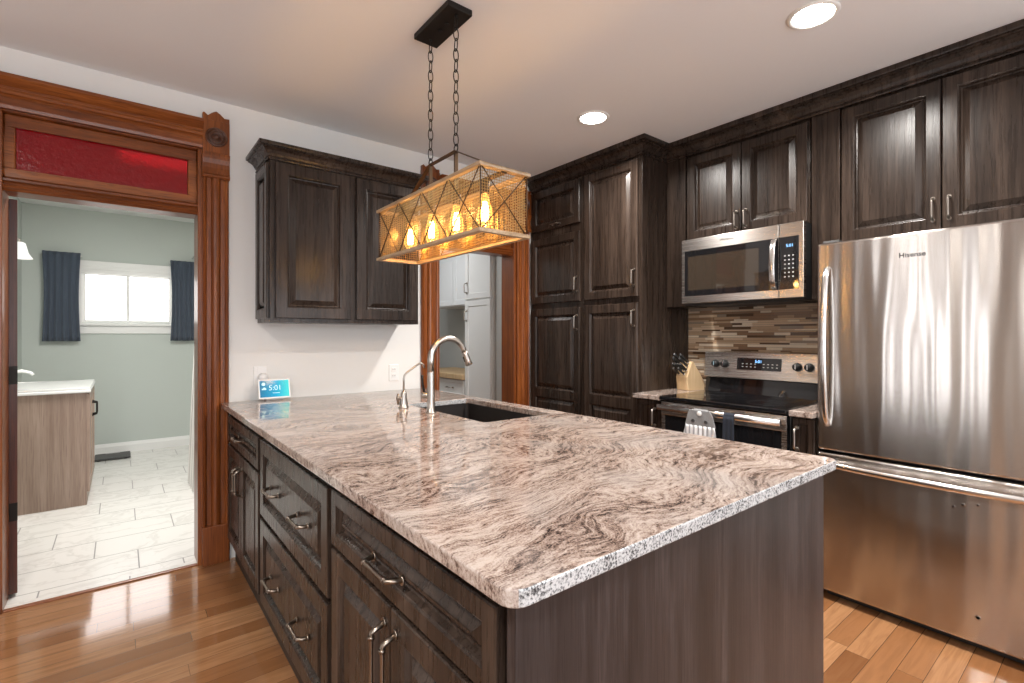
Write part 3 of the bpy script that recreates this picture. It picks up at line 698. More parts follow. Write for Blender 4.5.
text('5:01', .024, .0003, lambda x, y, z: (mx - .0025 - z, 1.225 - x, 1.81 + y), 'clock', m_digit, cp)
text('Whirlpool', .022, .0003, lambda x, y, z: (mx - .0006 - z, 1.60 - x, 1.905 + y), 'brand_lettering', m_darkgrey, fr)
MB().box(mx + .06, XR - .05, y0 + .06, y1 - .06, z0 - .016, z0 - .012).build('vent_grille', m_darkgrey, r)

# --- range
r = thing('range', 'stainless electric range with black glass cooktop', 'stove', (3.03, 1.499, 0))
y0, y1 = 1.118, 1.88
MB().box(2.74, XR - .012, y0 + .002, y1 - .002, .03, .895).build('case', m_darkgrey, r, .003)
b = MB().box(2.675, 3.215, y0, y1, .893, .917); ct = b.build('cooktop', m_blackglass, r, .006, 3)
m_burn = simple('burner_print', (.05, .05, .05), .15)
for (cx, cy, rr) in ((2.86, 1.30, .10), (2.86, 1.69, .115), (3.08, 1.30, .085), (3.08, 1.69, .085)):
    b = MB(); N_ = 40; v = [(cx + q * math.cos(2 * PI * k / N_), cy + q * math.sin(2 * PI * k / N_), .917 + h_) for q, h_ in ((rr, 0), (rr, .0004), (rr - .003, .0004), (rr - .003, 0)) for k in range(N_)]
    b.add(v, [(i * N_ + k, i * N_ + (k + 1) % N_, ((i + 1) % 4) * N_ + (k + 1) % N_, ((i + 1) % 4) * N_ + k) for i in range(4) for k in range(N_)]); b.build('burner_ring', m_burn, ct)
dr = MB().box(2.70, 2.74, y0 + .004, y1 - .004, .24, .885).build('oven_door', m_blackglass, r, .004)
MB().box(2.694, 2.705, y0 + .004, y1 - .004, .80, .882).build('door_band', m_steel, dr, .003)
b = MB().tube([(2.64, y0 + .012, .850), (2.64, y1 - .012, .850)], .0085, 16, flat=2.1, up=(1, 0, 0))
for y in (y0 + .06, y1 - .06): b.box(2.645, 2.70, y - .012, y + .012, .842, .862)
b.build('handle', m_steel_handle, dr)
for e0 in (y0 + .004, y1 - .030): MB().box(2.698, 2.702, e0, e0 + .026, .245, .80).build('door_edge', m_steel, dr)
MB().box(2.705, 2.74, y0 + .004, y1 - .004, .05, .23).build('storage_drawer', m_steel, r, .004)
for sx in (2.78, 3.33):
    for sy in (y0 + .05, y1 - .05): MB().lathe([(.018, 0), (.018, .03)], (sx, sy, 0), 'Z', 12).build('foot', m_black, r)
bgp = MB(); bgp.hexa([(3.215, y0, .896), (3.31, y0, .896), (3.31, y1, .896), (3.215, y1, .896), (3.232, y0, 1.016), (3.31, y0, 1.016), (3.31, y1, 1.016), (3.232, y1, 1.016)])
bgp.build('backguard_base', m_blackglass, r)
bk = MB().hexa([(3.195, y0, 1.016), (3.32, y0, 1.016), (3.32, y1, 1.016), (3.195, y1, 1.016), (3.215, y0, 1.187), (3.32, y0, 1.187), (3.32, y1, 1.187), (3.215, y1, 1.187)]).build('control_panel', m_steel, r, .004)
def bx(z): return 3.195 + (z - 1.016) / .171 * .02
MB().hexa([(bx(1.075) - .003, 1.365, 1.075), (3.30, 1.365, 1.075), (3.30, 1.645, 1.075), (bx(1.075) - .003, 1.645, 1.075), (bx(1.152) - .003, 1.365, 1.152), (3.30, 1.365, 1.152), (3.30, 1.645, 1.152), (bx(1.152) - .003, 1.645, 1.152)]).build('display_panel', m_blackglass, bk)
text('5:01', .026, .0003, lambda x, y, z: (bx(1.13) - .004 - z, 1.505 - x, 1.13 + y), 'clock', m_digit, bk)
for i in range(9):
    if i == 4: continue
    b = MB()
    for z in (1.093, 1.112): b.box(bx(z) - .0045, bx(z) - .0028, 1.385 + i * .027, 1.395 + i * .027, z, z + .004)
    b.build('key_legend', m_key, bk)
for y in (1.206, 1.272, 1.728, 1.792):
    k = MB().lathe([(.026, 0), (.026, .006), (.021, .010), (.0205, .028), (.017, .033), (.001, .034)], (bx(1.108), y, 1.108), '-X', 24).build('knob', m_black, bk)
    MB().box(bx(1.108) - .036, bx(1.108) - .030, y - .003, y + .003, 1.095, 1.124).build('knob_mark', m_chrome, k)

# --- towels on the oven handle
def cloth_sheet(name, mats, yc, X, z0, z1, w0, w1, waves, amp, parent, th=.004, n=40, split=None):
    mb = MB(); rows = 14; v = []
    for side in (0, 1):
        for i in range(rows + 1):
            t = i / rows; z = z1 + (z0 - z1) * t; w_ = w0 + (w1 - w0) * t
            for j in range(n + 1):
                u = j / n - .5; am = amp * (0.25 + .75 * t)
                v.append((X - am * (.5 + .5 * math.cos(u * waves * 2 * PI)) - side * th, yc + u * w_, z + .004 * math.sin(u * 9) * t))
    N = (rows + 1) * (n + 1); f = []
    for sd in (0, 1):
        for i in range(rows):
            for j in range(n):
                a = sd * N + i * (n + 1) + j; f.append((a, a + 1, a + n + 2, a + n + 1))
    per = [j for j in range(n + 1)] + [(i + 1) * (n + 1) - 1 for i in range(1, rows + 1)] + [rows * (n + 1) + j for j in range(n - 1, -1, -1)] + [i * (n + 1) for i in range(rows - 1, 0, -1)]
    for k in range(len(per)): a, c_ = per[k], per[(k + 1) % len(per)]; f.append((a, c_, N + c_, N + a))
    mb.add(v, f, True); return mb.build(name, mats, parent)
m_towel = M('striped_towel'); _p = m_towel.coord(False); _y = m_towel.n('SeparateXYZ', ins={0: _p}).outputs[1]
_s = m_towel.math('SINE', m_towel.math('MULTIPLY', _y, 230.0))
m_towel.p(Base_Color=m_towel.mix(m_towel.math('GREATER_THAN', _s, 0.35), (.72, .72, .73), (.30, .30, .31)), Roughness=.95); m_towel = m_towel.m
m_knit = M('grey_knit'); _p = m_knit.coord(False); m_knit.p(Base_Color=m_knit.mix(m_knit.noise(_p, 260, 2), (.13, .13, .135), (.34, .34, .34)), Roughness=1.0); m_knit.bump(m_knit.noise(_p, 240, 2), .6, .004); m_knit = m_knit.m
m_navy_towel = simple('navy_towel_cloth', (.012, .016, .026), .95)
r = thing('kitchen_towel', 'grey knit-top towel with white button hanging on the oven handle', 'towel', (2.62, 1.565, .55))
b = MB()
pr = []
for k in range(9): a = PI * k / 8; pr.append((2.64 - .0185 * math.cos(PI - a) * -1, .852 + .0185 * math.sin(a)))
for i in range(len(pr) - 1):
    (xa, za), (xb, zb_) = pr[i], pr[i + 1]
    b.add([(xa, 1.52, za), (xa, 1.61, za), (xb, 1.61, zb_), (xb, 1.52, zb_)], [(0, 1, 2, 3)], True)
b.build('hanging_loop', m_knit, r)
mb = MB(); v = []
b = MB(); b.prism([(1.500, .866), (1.630, .866), (1.642, .84), (1.658, .775), (1.468, .775), (1.486, .84)], 2.6165, 2.6225, lambda p, q, a: (a, p, q)); b.build('knit_top', m_knit, r, .002)
cloth_sheet('towel_skirt', m_towel, 1.563, 2.622, .56, .778, .18, .27, 6, .016, r)
MB().lathe([(.014, 0), (.014, .004), (.010, .006), (.001, .005)], (2.616, 1.565, .848), '-X', 18).build('button', m_white, r)
for y in (1.525, 1.605): MB().lathe([(.011, 0), (.011, .003), (.006, .003), (.005, .001), (.001, .001)], (2.616, y, .803), '-X', 16).build('button_eye', m_darkgrey, r)
r = thing('kitchen_towel', 'dark navy towel hanging on the oven handle', 'towel', (2.62, 1.395, .56))
b = MB()
pr = [(2.64 + .018 * math.cos(PI * k / 8), .852 + .018 * math.sin(PI * k / 8)) for k in range(9)]
for (xa, za), (xb, zb_) in zip(pr, pr[1:]): b.add([(xa, 1.365, za), (xa, 1.425, za), (xb, 1.425, zb_), (xb, 1.365, zb_)], [(0, 1, 2, 3)], True)
b.build('towel_fold', m_navy_towel, r)
cloth_sheet('towel_front', m_navy_towel, 1.395, 2.624, .57, .852, .06, .075, 2.5, .01, r)

# --- knife block and knives
kb = MB(); pr = [(-.077, 0), (.077, 0), (.077, .058), (-.028, .203), (-.046, .200), (-.088, .093)]
rot = Matrix.Translation((3.178, 1.968, .914)) @ Matrix.Rotation(math.radians(-12.5), 4, 'Z')
kb.prism(pr, -.053, .053, lambda p, q, a: rot @ Vector((p, a, q)))
kb_o = kb.build('knife_block', m_block, None, .004)
tag(kb_o, 'pale beech knife block on the short counter beside the pantry', 'knife block')
dirn = Vector((-.80, 0, .60)).normalized()
spots = []
def onface(t): return -.088 + .042 * t, .093 + .107 * t
for t, aa in ((.93, (-.028, .026)), (.70, (-.030, .030))):
    p, q = onface(t)
    for a in aa: spots.append((p, q, a, .105, .0115))
p, q = onface(.42)
for a in (-.037, -.013, .012, .037): spots.append((p, q, a, .085, .009))
p, q = onface(.16)
for a in (-.024, .024): spots.append((p, q, a, .08, .009))
lab = ['front chef knife on the block top, nearer the stove', 'front chef knife on the block top, nearer the pantry', 'rear knife on the block top, nearer the stove', 'rear knife on the block top, nearer the pantry']
for i, (p, q, a, L, rr) in enumerate(spots):
    o_ = rot @ Vector((p, a, q)); d_ = (rot.to_3x3() @ dirn).normalized()
    if i < 4: lb, g = 'black handled ' + lab[i], None
    elif i < 8: lb, g = 'black handled steak knife in the row of four across the block face', 'steak knives in the knife block'
    else: lb, g = 'short black handled knife in the lowest slots of the block', 'small knives low in the block'
    r = thing('kitchen_knife', lb, 'knife', o_, g)
    MB().tube([o_ - d_ * .001, o_ + d_ * .012], rr * .85, 10, flat=.6).build('bolster', m_chrome, r)
    MB().tube([o_ + d_ * .012, o_ + d_ * L * .4, o_ + d_ * L * .8, o_ + d_ * L], [rr, rr * .9, rr * 1.1, rr * .9], 10, flat=.65).build('handle', m_black, r)
    MB().tube([o_ + d_ * L, o_ + d_ * (L + .003)], rr * .8, 10, flat=.65).build('end_cap', m_chrome, r)

# --- refrigerator
r = thing('refrigerator', 'large stainless bottom-freezer refrigerator at the right of the stove', 'refrigerator', (3.05, .52, 0))
RX = 2.72; y0, y1 = .07, .990
MB().box(RX + .085, XR - .02, y0 + .006, y1 - .006, .03, 1.745).build('case', m_darkgrey, r, .004)
ud = MB().box(RX, RX + .08, y0, y1, .735, 1.752).build('upper_door', m_fridge, r, .012, 4)
fd = MB().box(RX, RX + .08, y0, y1, .045, .722).build('freezer_door', m_fridge, r, .012, 4)
MB().box(RX + .05, XR - .05, y0 + .03, y1 - .03, .012, .045).build('kick_grille', m_black, r)
for sx in (RX + .12, XR - .1):
    for sy in (y0 + .06, y1 - .06): MB().lathe([(.02, 0), (.02, .03)], (sx, sy, 0), 'Z', 12).build('foot', m_black, r)
def bowpts(n=18): return [i / n for i in range(n + 1)]
b = MB(); hy_ = .942; za, zb_ = .86, 1.625; pts = []
for t in bowpts(): pts.append((RX - .012 - .050 * math.sin(PI * t) ** .6, hy_, za + (zb_ - za) * t))
pts = [(RX + .003, hy_, za)] + pts + [(RX + .003, hy_, zb_)]
b.tube(pts, .014, 14, flat=.75, up=(0, 1, 0)); b.build('handle', m_steel_handle, ud)
b = MB(); pts = []
for t in bowpts(24): pts.append((RX - .014 - .042 * math.sin(PI * t) ** .5, .925 - .81 * t, .672))
pts = [(RX + .003, .925, .672)] + pts + [(RX + .003, .115, .672)]
b.tube(pts, .016, 14, flat=.8, up=(0, 0, 1)); b.build('handle', m_steel_handle, fd)
text('Hisense', .030, .0004, lambda x, y, z: (RX - .0006 - z, .612 - x, 1.652 + y), 'brand_lettering', m_darkgrey, ud, bold=.0006)
b = MB()
for (y, z, q) in ((.445, .60, .007), (.475, .585, .006), (.40, .61, .006), (.40, .155, .010)): b.lathe([(q, 0), (q * .9, .0012), (q * .5, -.0006), (.0005, -.001)], (RX, y, z), '-X', 16)
b.build('dent', m_fridge, fd)
MB().box(RX + .02, RX + .10, y1 - .09, y1 - .02, 1.752, 1.764).build('hinge_cover', m_darkgrey, r, .003)

# ------------------------------------------------------------------ pendant
px_, py_ = 1.087, 1.845; zb0, zt0 = 1.665, 1.895; hw, hl = .105, .428
r = thing('pendant_light', 'long rectangular mesh cage pendant with four bulbs hanging over the peninsula', 'pendant light', (px_, py_, CEIL))
cn = MB().box(px_ - .058, px_ + .058, py_ - .135, py_ + .160, CEIL - .026, CEIL).build('ceiling_plate', m_iron, r, .003)
for dy in (-.03, .03): MB().lathe([(.009, 0), (.009, .005), (.005, .009), (.001, .01)], (px_, py_ + dy, CEIL - .026), 'Z', 14).xform(Matrix.Translation((0, 0, -.008))).build('screw_cap', m_iron, cn)
chy = (py_ - .100, py_ + .113); zy = 2.058
for y in chy:
    b = MB(); z = CEIL - .026; k = 0; step = .0435
    b.tube([(px_, y, z), (px_, y, z - .012)], .006, 10)
    z -= .010
    while z - .052 > zy - .006:
        cxs = []
        for q in range(16):
            a = 2 * PI * q / 16; u_ = .0115 * math.cos(a); w_ = .0265 * math.sin(a)
            cxs.append((px_ + (u_ if k % 2 else 0), y + (0 if k % 2 else u_), z - .025 + w_))
        b.tube(cxs, .0024, 6, closed=True); z -= step; k += 1
    rg = [(px_, y + .014 * math.cos(2 * PI * q / 18), zy + .012 + .016 * math.sin(2 * PI * q / 18)) for q in range(18)]
    b.tube(rg, .0028, 6, closed=True)
    while z > zy + .03: z -= step
    b.build('chain', m_iron, r)
b = MB()
def bar(mb, p0, p1, w_, t_):
    p0, p1 = Vector(p0), Vector(p1); d = (p1 - p0).normalized(); u = Vector((1, 0, 0)); n_ = d.cross(u).normalized()
    v = [p + u * (sx * w_ / 2) + n_ * (sy * t_ / 2) for p in (p0, p1) for sx, sy in ((-1, -1), (1, -1), (1, 1), (-1, 1))]
    mb.hexa(v)
bar(b, (px_, chy[0], zy), (px_, chy[1], zy), .018, .005)
bar(b, (px_, chy[0], zy), (px_, py_ - hl + .006, zt0 + .004), .018, .004); bar(b, (px_, chy[1], zy), (px_, py_ + hl - .006, zt0 + .004), .018, .004)
for y in chy: b.box(px_ - .008, px_ + .008, y - .004, y + .004, 1.885, zy)
b.build('hanger', m_bronze, r)
b = MB()
for z in (zb0, zt0):
    for sx in (-1, 1): b.box(px_ + sx * hw - .011, px_ + sx * hw + .011, py_ - hl - .011, py_ + hl + .011, z - .007, z + .007)
    for sy in (-1, 1): b.box(px_ - hw + .011, px_ + hw - .011, py_ + sy * hl - .011, py_ + sy * hl + .011, z - .007, z + .007)
b.build('cage_frame', m_drift, r, .002)
b = MB(); b.box(px_ - .012, px_ + .012, py_ - hl, py_ + hl, zt0 - .012, zt0 - .004); b.build('socket_bar', m_bronze, r)
b = MB()
def wire(mb, p0, p1, q): mb.tube([p0, p1], q, 5)
for sx in (-1, 1):
    X = px_ + sx * (hw + .001)
    for k in range(4):
        ya, yb = py_ - hl + k * hl / 2, py_ - hl + (k + 1) * hl / 2
        wire(b, (X, ya, zb0), (X, yb, zt0), .0024); wire(b, (X, yb, zb0), (X, ya, zt0), .0024)
for sy in (-1, 1):
    Y = py_ + sy * (hl + .001)
    wire(b, (px_ - hw, Y, zb0), (px_ + hw, Y, zt0), .0024); wire(b, (px_ + hw, Y, zb0), (px_ - hw, Y, zt0), .0024)
    for sx in (-1, 1): wire(b, (px_ + sx * hw, Y, zb0), (px_ + sx * hw, Y, zt0), .0024)
b.build('cross_wire', m_bronze, r)
b = MB(); pit = .0105; q = .0009
def sq(mb, p0, p1, q):  # square wire
    p0, p1 = Vector(p0), Vector(p1); d = (p1 - p0).normalized(); u = d.orthogonal().normalized(); w_ = d.cross(u)
    mb.add([p + u * (q * a) + w_ * (q * c_) for p in (p0, p1) for a, c_ in ((-1, -1), (1, -1), (1, 1), (-1, 1))], [(0, 1, 5, 4), (1, 2, 6, 5), (2, 3, 7, 6), (3, 0, 4, 7)])
nz = int((zt0 - zb0) / pit)
for i in range(1, nz + 1):
    z = zb0 + i * (zt0 - zb0) / (nz + 1)
    for sx in (-1, 1): sq(b, (px_ + sx * (hw - .003), py_ - hl, z), (px_ + sx * (hw - .003), py_ + hl, z), q)
    for sy in (-1, 1): sq(b, (px_ - hw, py_ + sy * (hl - .003), z), (px_ + hw, py_ + sy * (hl - .003), z), q)
ny = int(2 * hl / pit)
for i in range(1, ny + 1):
    y = py_ - hl + i * 2 * hl / (ny + 1)
    for sx in (-1, 1): sq(b, (px_ + sx * (hw - .003), y, zb0), (px_ + sx * (hw - .003), y, zt0), q)
nx = int(2 * hw / pit)
for i in range(1, nx + 1):
    x = px_ - hw + i * 2 * hw / (nx + 1)
    for sy in (-1, 1): sq(b, (x, py_ + sy * (hl - .003), zb0), (x, py_ + sy * (hl - .003), zt0), q)
b.build('wire_mesh', m_brass, r)
mg = M('amber_bulb_glass'); mg.t.nodes.remove(mg.b)
tr = mg.n('BsdfTransparent', ins={0: (1.0, .80, .50, 1)}); gl = mg.n('BsdfGlossy', ins={0: (1, .9, .75, 1), 'Roughness': .05})
lw = mg.n('LayerWeight', ins={'Blend': .25}); mx_ = mg.n('MixShader'); mg.set(mx_, 0, mg.math('MULTIPLY', lw.outputs['Fresnel'], .7)); mg.set(mx_, 1, tr.outputs[0]); mg.set(mx_, 2, gl.outputs[0]); em = mg.n('Emission', ins={'Color': (1.0, .55, .16, 1), 'Strength': .6}); ad = mg.n('AddShader'); mg.set(ad, 0, mx_.outputs[0]); mg.set(ad, 1, em.outputs[0]); mg.set(mg.out, 0, ad.outputs[0])
m_fil = emis('glowing_filament', (1.0, .62, .22), 40.0)
for k in range(4):
    y = py_ - .307 + k * .2047
    MB().lathe([(.012, 0), (.019, -.004), (.019, -.045), (.016, -.05)], (px_, y, zt0 - .012), 'Z', 16).build('socket', m_bronze, r)
    zt = zt0 - .060
    bl = MB().lathe([(.013, 0), (.013, -.012), (.017, -.025), (.026, -.055), (.032, -.085), (.030, -.105), (.020, -.122), (.008, -.130), (.001, -.131)], (px_, y, zt), 'Z', 20).build('bulb', mg.m, r)
    b = MB()
    for q_ in range(4):
        a = PI / 4 + q_ * PI / 2; ca, sa = math.cos(a), math.sin(a)
        b.tube([(px_ + .006 * ca, y + .006 * sa, zt - .03), (px_ + .012 * ca, y + .012 * sa, zt - .070), (px_ + .010 * ca, y + .010 * sa, zt - .105)], .0036, 6)
    b.build('filament', m_fil, bl)
    l = bpy.data.lights.new('bulb_light', 'POINT'); l.energy = 1.65; l.color = (1.0, .72, .42); l.shadow_soft_size = .02
    lo = bpy.data.objects.new('bulb_light', l); C.objects.link(lo); lo.location = Vector((px_, y, zt - .065)) - WL[r.name]; lo.parent = r

# ------------------------------------------------------------------ recessed downlights
m_led = emis('led_disc', (1.0, .95, .88), 14.0)
def downlight(x, y, label, P=22):
    r = thing('recessed_downlight', label, 'ceiling light', (x, y, CEIL))
    MB().lathe([(.098, 0), (.098, -.004), (.088, -.009), (.078, -.006), (.078, 0)], (x, y, CEIL), 'Z', 36).build('trim_ring', m_white, r)
    MB().lathe([(.078, -.004), (.078, -.0055), (.001, -.0056)], (x, y, CEIL), 'Z', 36).build('diffuser', m_led, r)
    area('downlight_beam', (x, y, CEIL - .012), (0, 0, 0), .15, .15, P, (1.0, .955, .90), 155, 'DISK', r)
downlight(2.283, .845, 'round recessed ceiling light nearest the refrigerator cabinets', 26)
downlight(2.292, 2.087, 'round recessed ceiling light nearest the pantry', 24)
downlight(2.28, -.45, 'added unseen round ceiling light behind the camera by the right wall')  # invented fixture out of view, put in to light the room
downlight(-.7, .845, 'added unseen round ceiling light over the open floor'); downlight(-.7, -.6, 'added unseen round ceiling light near the front window')  # two more invented, unseen fixtures for room light

# made-up globe lamp behind the camera, added to brighten ceiling and walls
r = thing('added_globe_lamp', 'added unseen globe lamp brightening the room from behind the camera', 'pendant light', (-.9, -1.45, CEIL))
MB().lathe([(.06, 0), (.06, -.015), (.012, -.03)], (-.9, -1.45, CEIL), 'Z', 24).build('ceiling_plate', m_iron, r)
MB().tube([(-.9, -1.45, CEIL - .02), (-.9, -1.45, 1.95)], .006, 8).build('stem', m_iron, r)
MB().lathe([(.02, 1.96)] + [(.10 * math.sin(PI * k / 12), 1.85 + .10 * math.cos(PI * k / 12)) for k in range(1, 12)] + [(.002, 1.75)], (-.9, -1.45, 0), 'Z', 28).build('globe', emis('added_globe_glow', (1.0, .95, .88), 3.0), r)
l = bpy.data.lights.new('globe_fill_light', 'POINT'); l.energy = 120; l.color = (1.0, .975, .95); l.shadow_soft_size = .11
lo = bpy.data.objects.new('globe_fill_light', l); C.objects.link(lo); lo.location = Vector((-.9, -1.45, 1.85)) - WL[r.name]; lo.parent = r

# ------------------------------------------------------------------ smart display, outlets
dx, dy = .723, 3.185
r = thing('smart_display', 'small white smart display with teal clock screen on the granite', 'smart display', (dx, dy, .914))
MB().hexa([(dx - .05, dy + .0, .914), (dx + .05, dy + .0, .914), (dx + .05, dy + .07, .914), (dx - .05, dy + .07, .914), (dx - .05, dy + .004, .94), (dx + .05, dy + .004, .94), (dx + .04, dy + .04, .99), (dx - .04, dy + .04, .99)]).build('base', simple('grey_fabric', (.45, .45, .45), .9), r, .006)
T = Matrix.Translation((dx, dy - .006, .924)) @ Matrix.Rotation(math.radians(-14), 4, 'X')
b = MB().box(-.089, .089, 0, .010, 0, .118).xform(T); sc = b.build('screen_frame', m_plastic, r, .004, 3)
m_scr = M('teal_screen'); _p = m_scr.coord(False); _x = m_scr.n('SeparateXYZ', ins={0: _p}).outputs[0]
_c = m_scr.ramp(m_scr.math('ADD', m_scr.math('MULTIPLY', _x, 6.0), .5), [(0.0, (.01, .16, .30)), (.55, (.0, .34, .56)), (.95, (.06, .62, .60))])
m_scr.p(Base_Color=(0, 0, 0), Roughness=.1, Emission_Color=_c, Emission_Strength=1.0); m_scr = m_scr.m
MB().box(-.080, .080, -.0012, 0.0005, .010, .109).xform(T).build('screen', m_scr, sc)
m_glow = emis('screen_text', (.62, .96, .95), 0.85)
text('5:01', .042, .0003, lambda x, y, z: T @ Vector((x + .003, -.0016 - z, .063 + y)), 'clock_digits', m_glow, sc)
b = MB(); b.lathe([(.010, 0), (.010, .0004)], (-.060, -.0012, .088), '-Y', 18); b.box(-.070, -.046, -.0018, -.001, .054, .062); b.lathe([(.007, 0), (.007, .0006)], (-.056, -.0012, .062), '-Y', 14); b.xform(T); b.build('screen_icon', m_glow, sc)
MB().box(-.012, .028, -.0018, -.001, .032, .035).xform(T).build('date_line', m_glow, sc)
def outlet(name, x, z, Y, label, fm=None, cat='outlet'):
    r = thing(name, label, cat, (x, Y, z)); fm = fm or FY(Y)
    b = MB(); rbox(b, fm, x - .036, x + .036, z - .058, z + .058, 0, .005); pl = b.build('cover_plate', m_plastic, r, .002)
    return r, fm
r, fm = outlet('wall_outlet', .662, 1.055, YB, 'white wall outlet behind the smart display')
b = MB(); rbox(b, fm, .647, .677, 1.0, 1.11, .005, .0065); b.build('receptacle', m_plastic, r)
pa = MB().lathe([(.026, 0), (.026, .028), (.022, .034), (.001, .036)], (.675, YB - .0066, 1.045), '-Y', 24)
tag(pa.build('power_adapter', m_plastic, None), 'round white power adapter plugged in above the smart display', 'power adapter')
r, fm = outlet('wall_outlet', 1.525, 1.035, YB, 'white wall outlet under the right end of the wall cabinet')
for zz in (1.013, 1.057):
    b = MB(); rbox(b, fm, 1.508, 1.542, zz - .015, zz + .015, .005, .007); ro_ = b.build('receptacle', m_plastic, r, .002)
    b = MB(); rbox(b, fm, 1.516, 1.519, zz - .005, zz + .007, .007, .0074); rbox(b, fm, 1.531, 1.534, zz - .005, zz + .007, .007, .0074); b.build('slot', m_darkgrey, ro_)

# ------------------------------------------------------------------ bathroom things
r = thing('bathroom_vanity', 'grey oak bathroom vanity with white top seen through the left doorway', 'vanity', (-.48, 5.45, 0))
vx0, vx1, vy0, vy1 = -.758, -.20, 5.0, 5.92
MB().box(vx0, vx1, vy0, vy1, .0, .862).build('cabinet_body', m_vanity, r, .002)
FV = FX(vx1, 1); zz = vy0
for (a0, a1, hy_) in ((5.01, 5.455, 5.42), (5.465, 5.91, 5.50)):
    b = MB(); door(b, FV, a0, a1, .10, .85, t=.018, frame=.05, style='flat'); d_ = b.build('door', m_vanity, r)
    b = MB(); bow_pull(b, FV, hy_, .69, .11, .018, True, .03, .006); b.build('handle', m_iron, d_)
MB().box(vx0, vx1 + .024, vy0 - .02, vy1 + .02, .862, .885).box(vx0, vx1 + .02, vy0 - .015, vy1 + .015, .885, .90).box(vx0, vx0 + .018, vy0 - .015, vy1 + .015, .90, .96).build('vanity_top', m_quartz, r, .006)
r = thing('bathroom_faucet', 'small white faucet on the bathroom vanity', 'faucet', (-.66, 5.46, .90))
MB().lathe([(.024, 0), (.022, .02), (.016, .03), (.015, .09)], (-.66, 5.46, .901), 'Z', 16).build('base', m_white, r)
MB().tube([(-.66, 5.46, .98), (-.65, 5.46, 1.01), (-.61, 5.46, 1.02), (-.56, 5.46, 1.005), (-.54, 5.46, .985)], [.013, .013, .012, .011, .010], 12).build('spout', m_white, r)
r = thing('wall_sconce', 'white bell glass shade of the sconce above the bathroom vanity', 'sconce', (-.77, 6.0, 2.0))
m_shade = emis('lit_opal_glass', (1.0, .96, .90), .9)
MB().lathe([(.05, 0), (.05, .02), (.02, .03)], (-.779, 6.2, 2.14), 'X', 20).build('backplate', m_nickel, r)
MB().tube([(-.76, 6.2, 2.14), (-.72, 6.2, 2.17), (-.705, 6.2, 2.16), (-.70, 6.2, 2.13)], .008, 10).build('arm', m_nickel, r)
MB().lathe([(.022, 2.135), (.036, 2.125), (.044, 2.09), (.055, 2.04), (.078, 2.0), (.084, 1.99), (.080, 1.99), (.05, 2.04), (.03, 2.11)], (-.70, 6.2, 0), 'Z', 24).build('lamp_shade', m_shade, r)
def curtain(label, x0, x1, z0, z1, Y):
    r = thing('window_curtain', label, 'curtain', ((x0 + x1) / 2, Y, z0), 'slate blue curtains on the bathroom window')
    mb = MB(); n = 48; rows = 16; v = []
    for sd in (0, 1):
        for i in range(rows + 1):
            t = i / rows
            for j in range(n + 1):
                u = j / n; am = .008 + .010 * t
                v.append((x0 + (x1 - x0) * u + (.5 - u) * .05 * math.sin(t * PI) * .6, Y - am * math.sin(u * 5.5 * 2 * PI + .7 * math.sin(3 * t) + 1.3 * math.sin(5 * u)) - sd * .004, z1 + (z0 - z1) * t))
    N = (rows + 1) * (n + 1); f = []
    for sd in (0, 1):
        for i in range(rows):
            for j in range(n): a = sd * N + i * (n + 1) + j; f.append((a, a + 1, a + n + 2, a + n + 1))
    for j in range(n):
        f.append((j, j + 1, N + j + 1, N + j)); k = rows * (n + 1); f.append((k + j, k + j + 1, N + k + j + 1, N + k + j))
    mb.add(v, f, True); mb.build('fabric', m_navy, r)
    b = MB().tube([(x0 - .01, Y + .022, z1 - .03), (x1 + .01, Y + .022, z1 - .03)], .006, 8)
    for x in (x0 + .005, x1 - .005): b.tube([(x, Y + .022, z1 - .03), (x, 7.0, z1 - .03)], .004, 6)
    b.build('rod', m_white, r)
curtain('slate blue curtain at the window side nearer the vanity', -.625, -.325, 1.24, 2.17, 6.93)
curtain('slate blue curtain at the window side nearer the shower curtain', .455, .70, 1.24, 2.17, 6.93)
# shower curtain
r = thing('shower_curtain', 'pale striped shower curtain beside the bathroom door jamb', 'shower curtain', (.55, 4.8, 0))
m_sc = M('striped_shower_fabric'); _p = m_sc.coord(False); _y = m_sc.n('SeparateXYZ', ins={0: _p}).outputs[1]
m_sc.p(Base_Color=m_sc.mix(m_sc.math('GREATER_THAN', m_sc.math('SINE', m_sc.math('MULTIPLY', _y, 110.0)), .6), (.74, .73, .70), (.50, .49, .47)), Roughness=.9); m_sc = m_sc.m
mb = MB(); n = 60; rows = 20; v = []
for sd in (0, 1):
    for i in range(rows + 1):
        t = i / rows
        for j in range(n + 1):
            u = j / n
            v.append((.68 - .20 * t ** .35 + .014 * math.sin(u * 9 * 2 * PI) + sd * .004, 4.42 + .80 * u - .05 * t * (1 - u), 2.18 - 2.17 * t))
N = (rows + 1) * (n + 1); f = []
for sd in (0, 1):
    for i in range(rows):
        for j in range(n): a = sd * N + i * (n + 1) + j; f.append((a, a + 1, a + n + 2, a + n + 1))
mb.add(v, f, True); mb.build('fabric', m_sc, r)
MB().tube([(.68, YB + WT, 2.22), (.68, 7.0, 2.22)], .012, 12).build('rod', m_chrome, r)
r = thing('bathroom_scale', 'flat dark bathroom scale on the tile by the baseboard', 'scale', (-.06, 6.77, 0))
MB().box(-.21, .09, 6.62, 6.92, .008, .026).build('platform', m_darkgrey, r, .008, 3)
for sx in (-.17, .05):
    for sy in (6.66, 6.88): MB().lathe([(.015, 0), (.015, .009)], (sx, sy, 0), 'Z', 12).build('foot', m_black, r)
MB().box(-.21 + .09, .0, 6.86, 6.905, .0255, .0268).build('readout', m_blackglass, r)

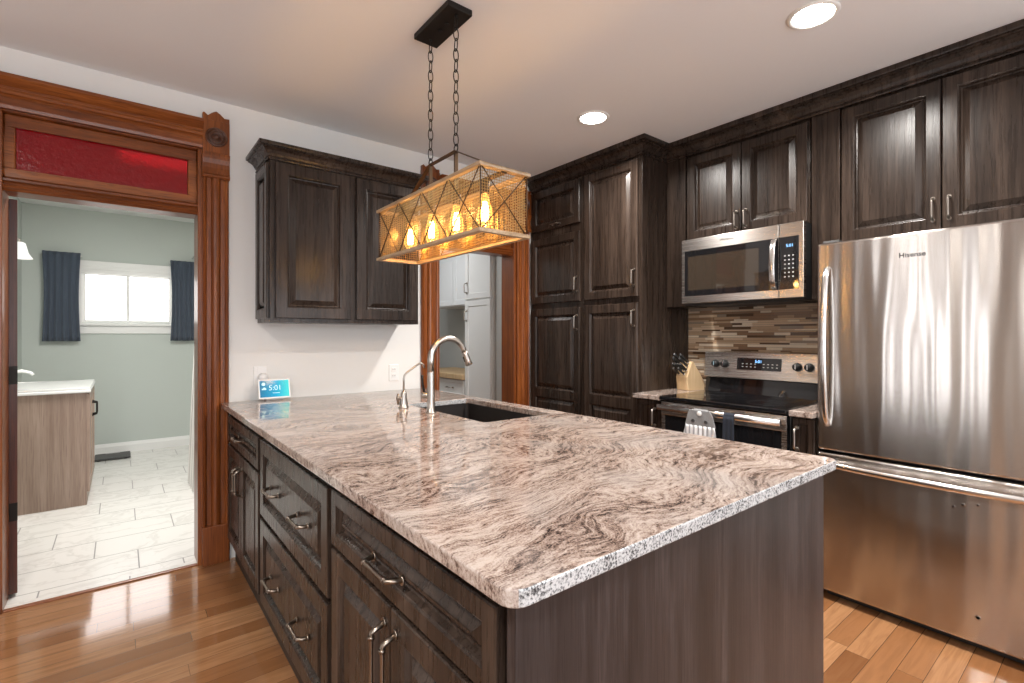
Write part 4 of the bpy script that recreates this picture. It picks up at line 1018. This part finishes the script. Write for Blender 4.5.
# ------------------------------------------------------------------ mudroom things through the right doorway
FMX = FX(2.78, -1)
def white_door(root, a0, a1, z0, z1, hp=None, hor=False, fm=FMX, L=.10):
    b = MB(); door(b, fm, a0, a1, z0, z1, t=.02, frame=.055, style='flat'); o = b.build('door', m_white, root)
    if hp: b = MB(); bow_pull(b, fm, hp[0], hp[1], L, .02, not hor); b.build('handle', m_nickel, o)
r = thing('tall_cabinet', 'tall white two-door cabinet seen through the right doorway', 'cabinet', (3.05, 4.04, 0))
MB().box(2.78, 3.33, 3.812, 4.268, 0, 2.42).build('cabinet_body', m_white, r, .002)
white_door(r, 3.822, 4.262, 1.665, 2.40, (4.225, 1.78)); white_door(r, 3.822, 4.262, .10, 1.65, (4.225, 1.50))
r = thing('drawer_cabinet', 'white base cabinet with drawers beside the tall white cabinet', 'cabinet', (3.05, 4.82, 0))
MB().box(2.78, 3.33, 4.272, 5.37, 0, .845).build('cabinet_body', m_white, r, .002)
for a0, a1 in ((4.28, 4.815), (4.825, 5.36)):
    b = MB(); door(b, FMX, a0, a1, .66, .835, t=.02, frame=.03, style='flat'); d_ = b.build('drawer_front', m_white, r)
    b = MB(); bow_pull(b, FMX, (a0 + a1) / 2, .75, .12, .02, False); b.build('handle', m_nickel, d_)
    white_door(r, a0, a1, .08, .65)
tag(MB().box(2.73, 3.33, 4.272, 5.39, .845, .90).build('worktop', m_block, None, .006), 'pale butcher block worktop on the white drawer cabinet', 'countertop')
r = thing('white_wall_cabinet', 'glossy white upper cabinet above the butcher block worktop', 'cabinet', (3.15, 4.82, 1.63))
MB().box(2.98, 3.36, 4.272, 5.37, 1.63, 2.42).build('cabinet_body', m_whitegloss, r, .002)
FM2 = FX(2.98, -1)
for a0, a1 in ((4.28, 4.815), (4.825, 5.36)):
    b = MB(); door(b, FM2, a0, a1, 1.64, 2.41, t=.02, frame=.055, style='flat'); b.build('door', m_whitegloss, r)
r, fm = outlet('light_switch', 3.61, 1.10, 2.81, 'white light switch on the grey wall past the right doorway', FX(2.81), 'light switch')
r.location = (2.81, 3.61, 1.10)
for c_ in kids(r): c_.location = Vector((3.61, 2.81, 1.10)) - Vector((2.81, 3.61, 1.10))
b = MB(); rbox(b, fm, 3.604, 3.616, 1.085, 1.115, .005, .013); WL[r.name] = Vector((2.81, 3.61, 1.10)); b.build('toggle', m_plastic, r)
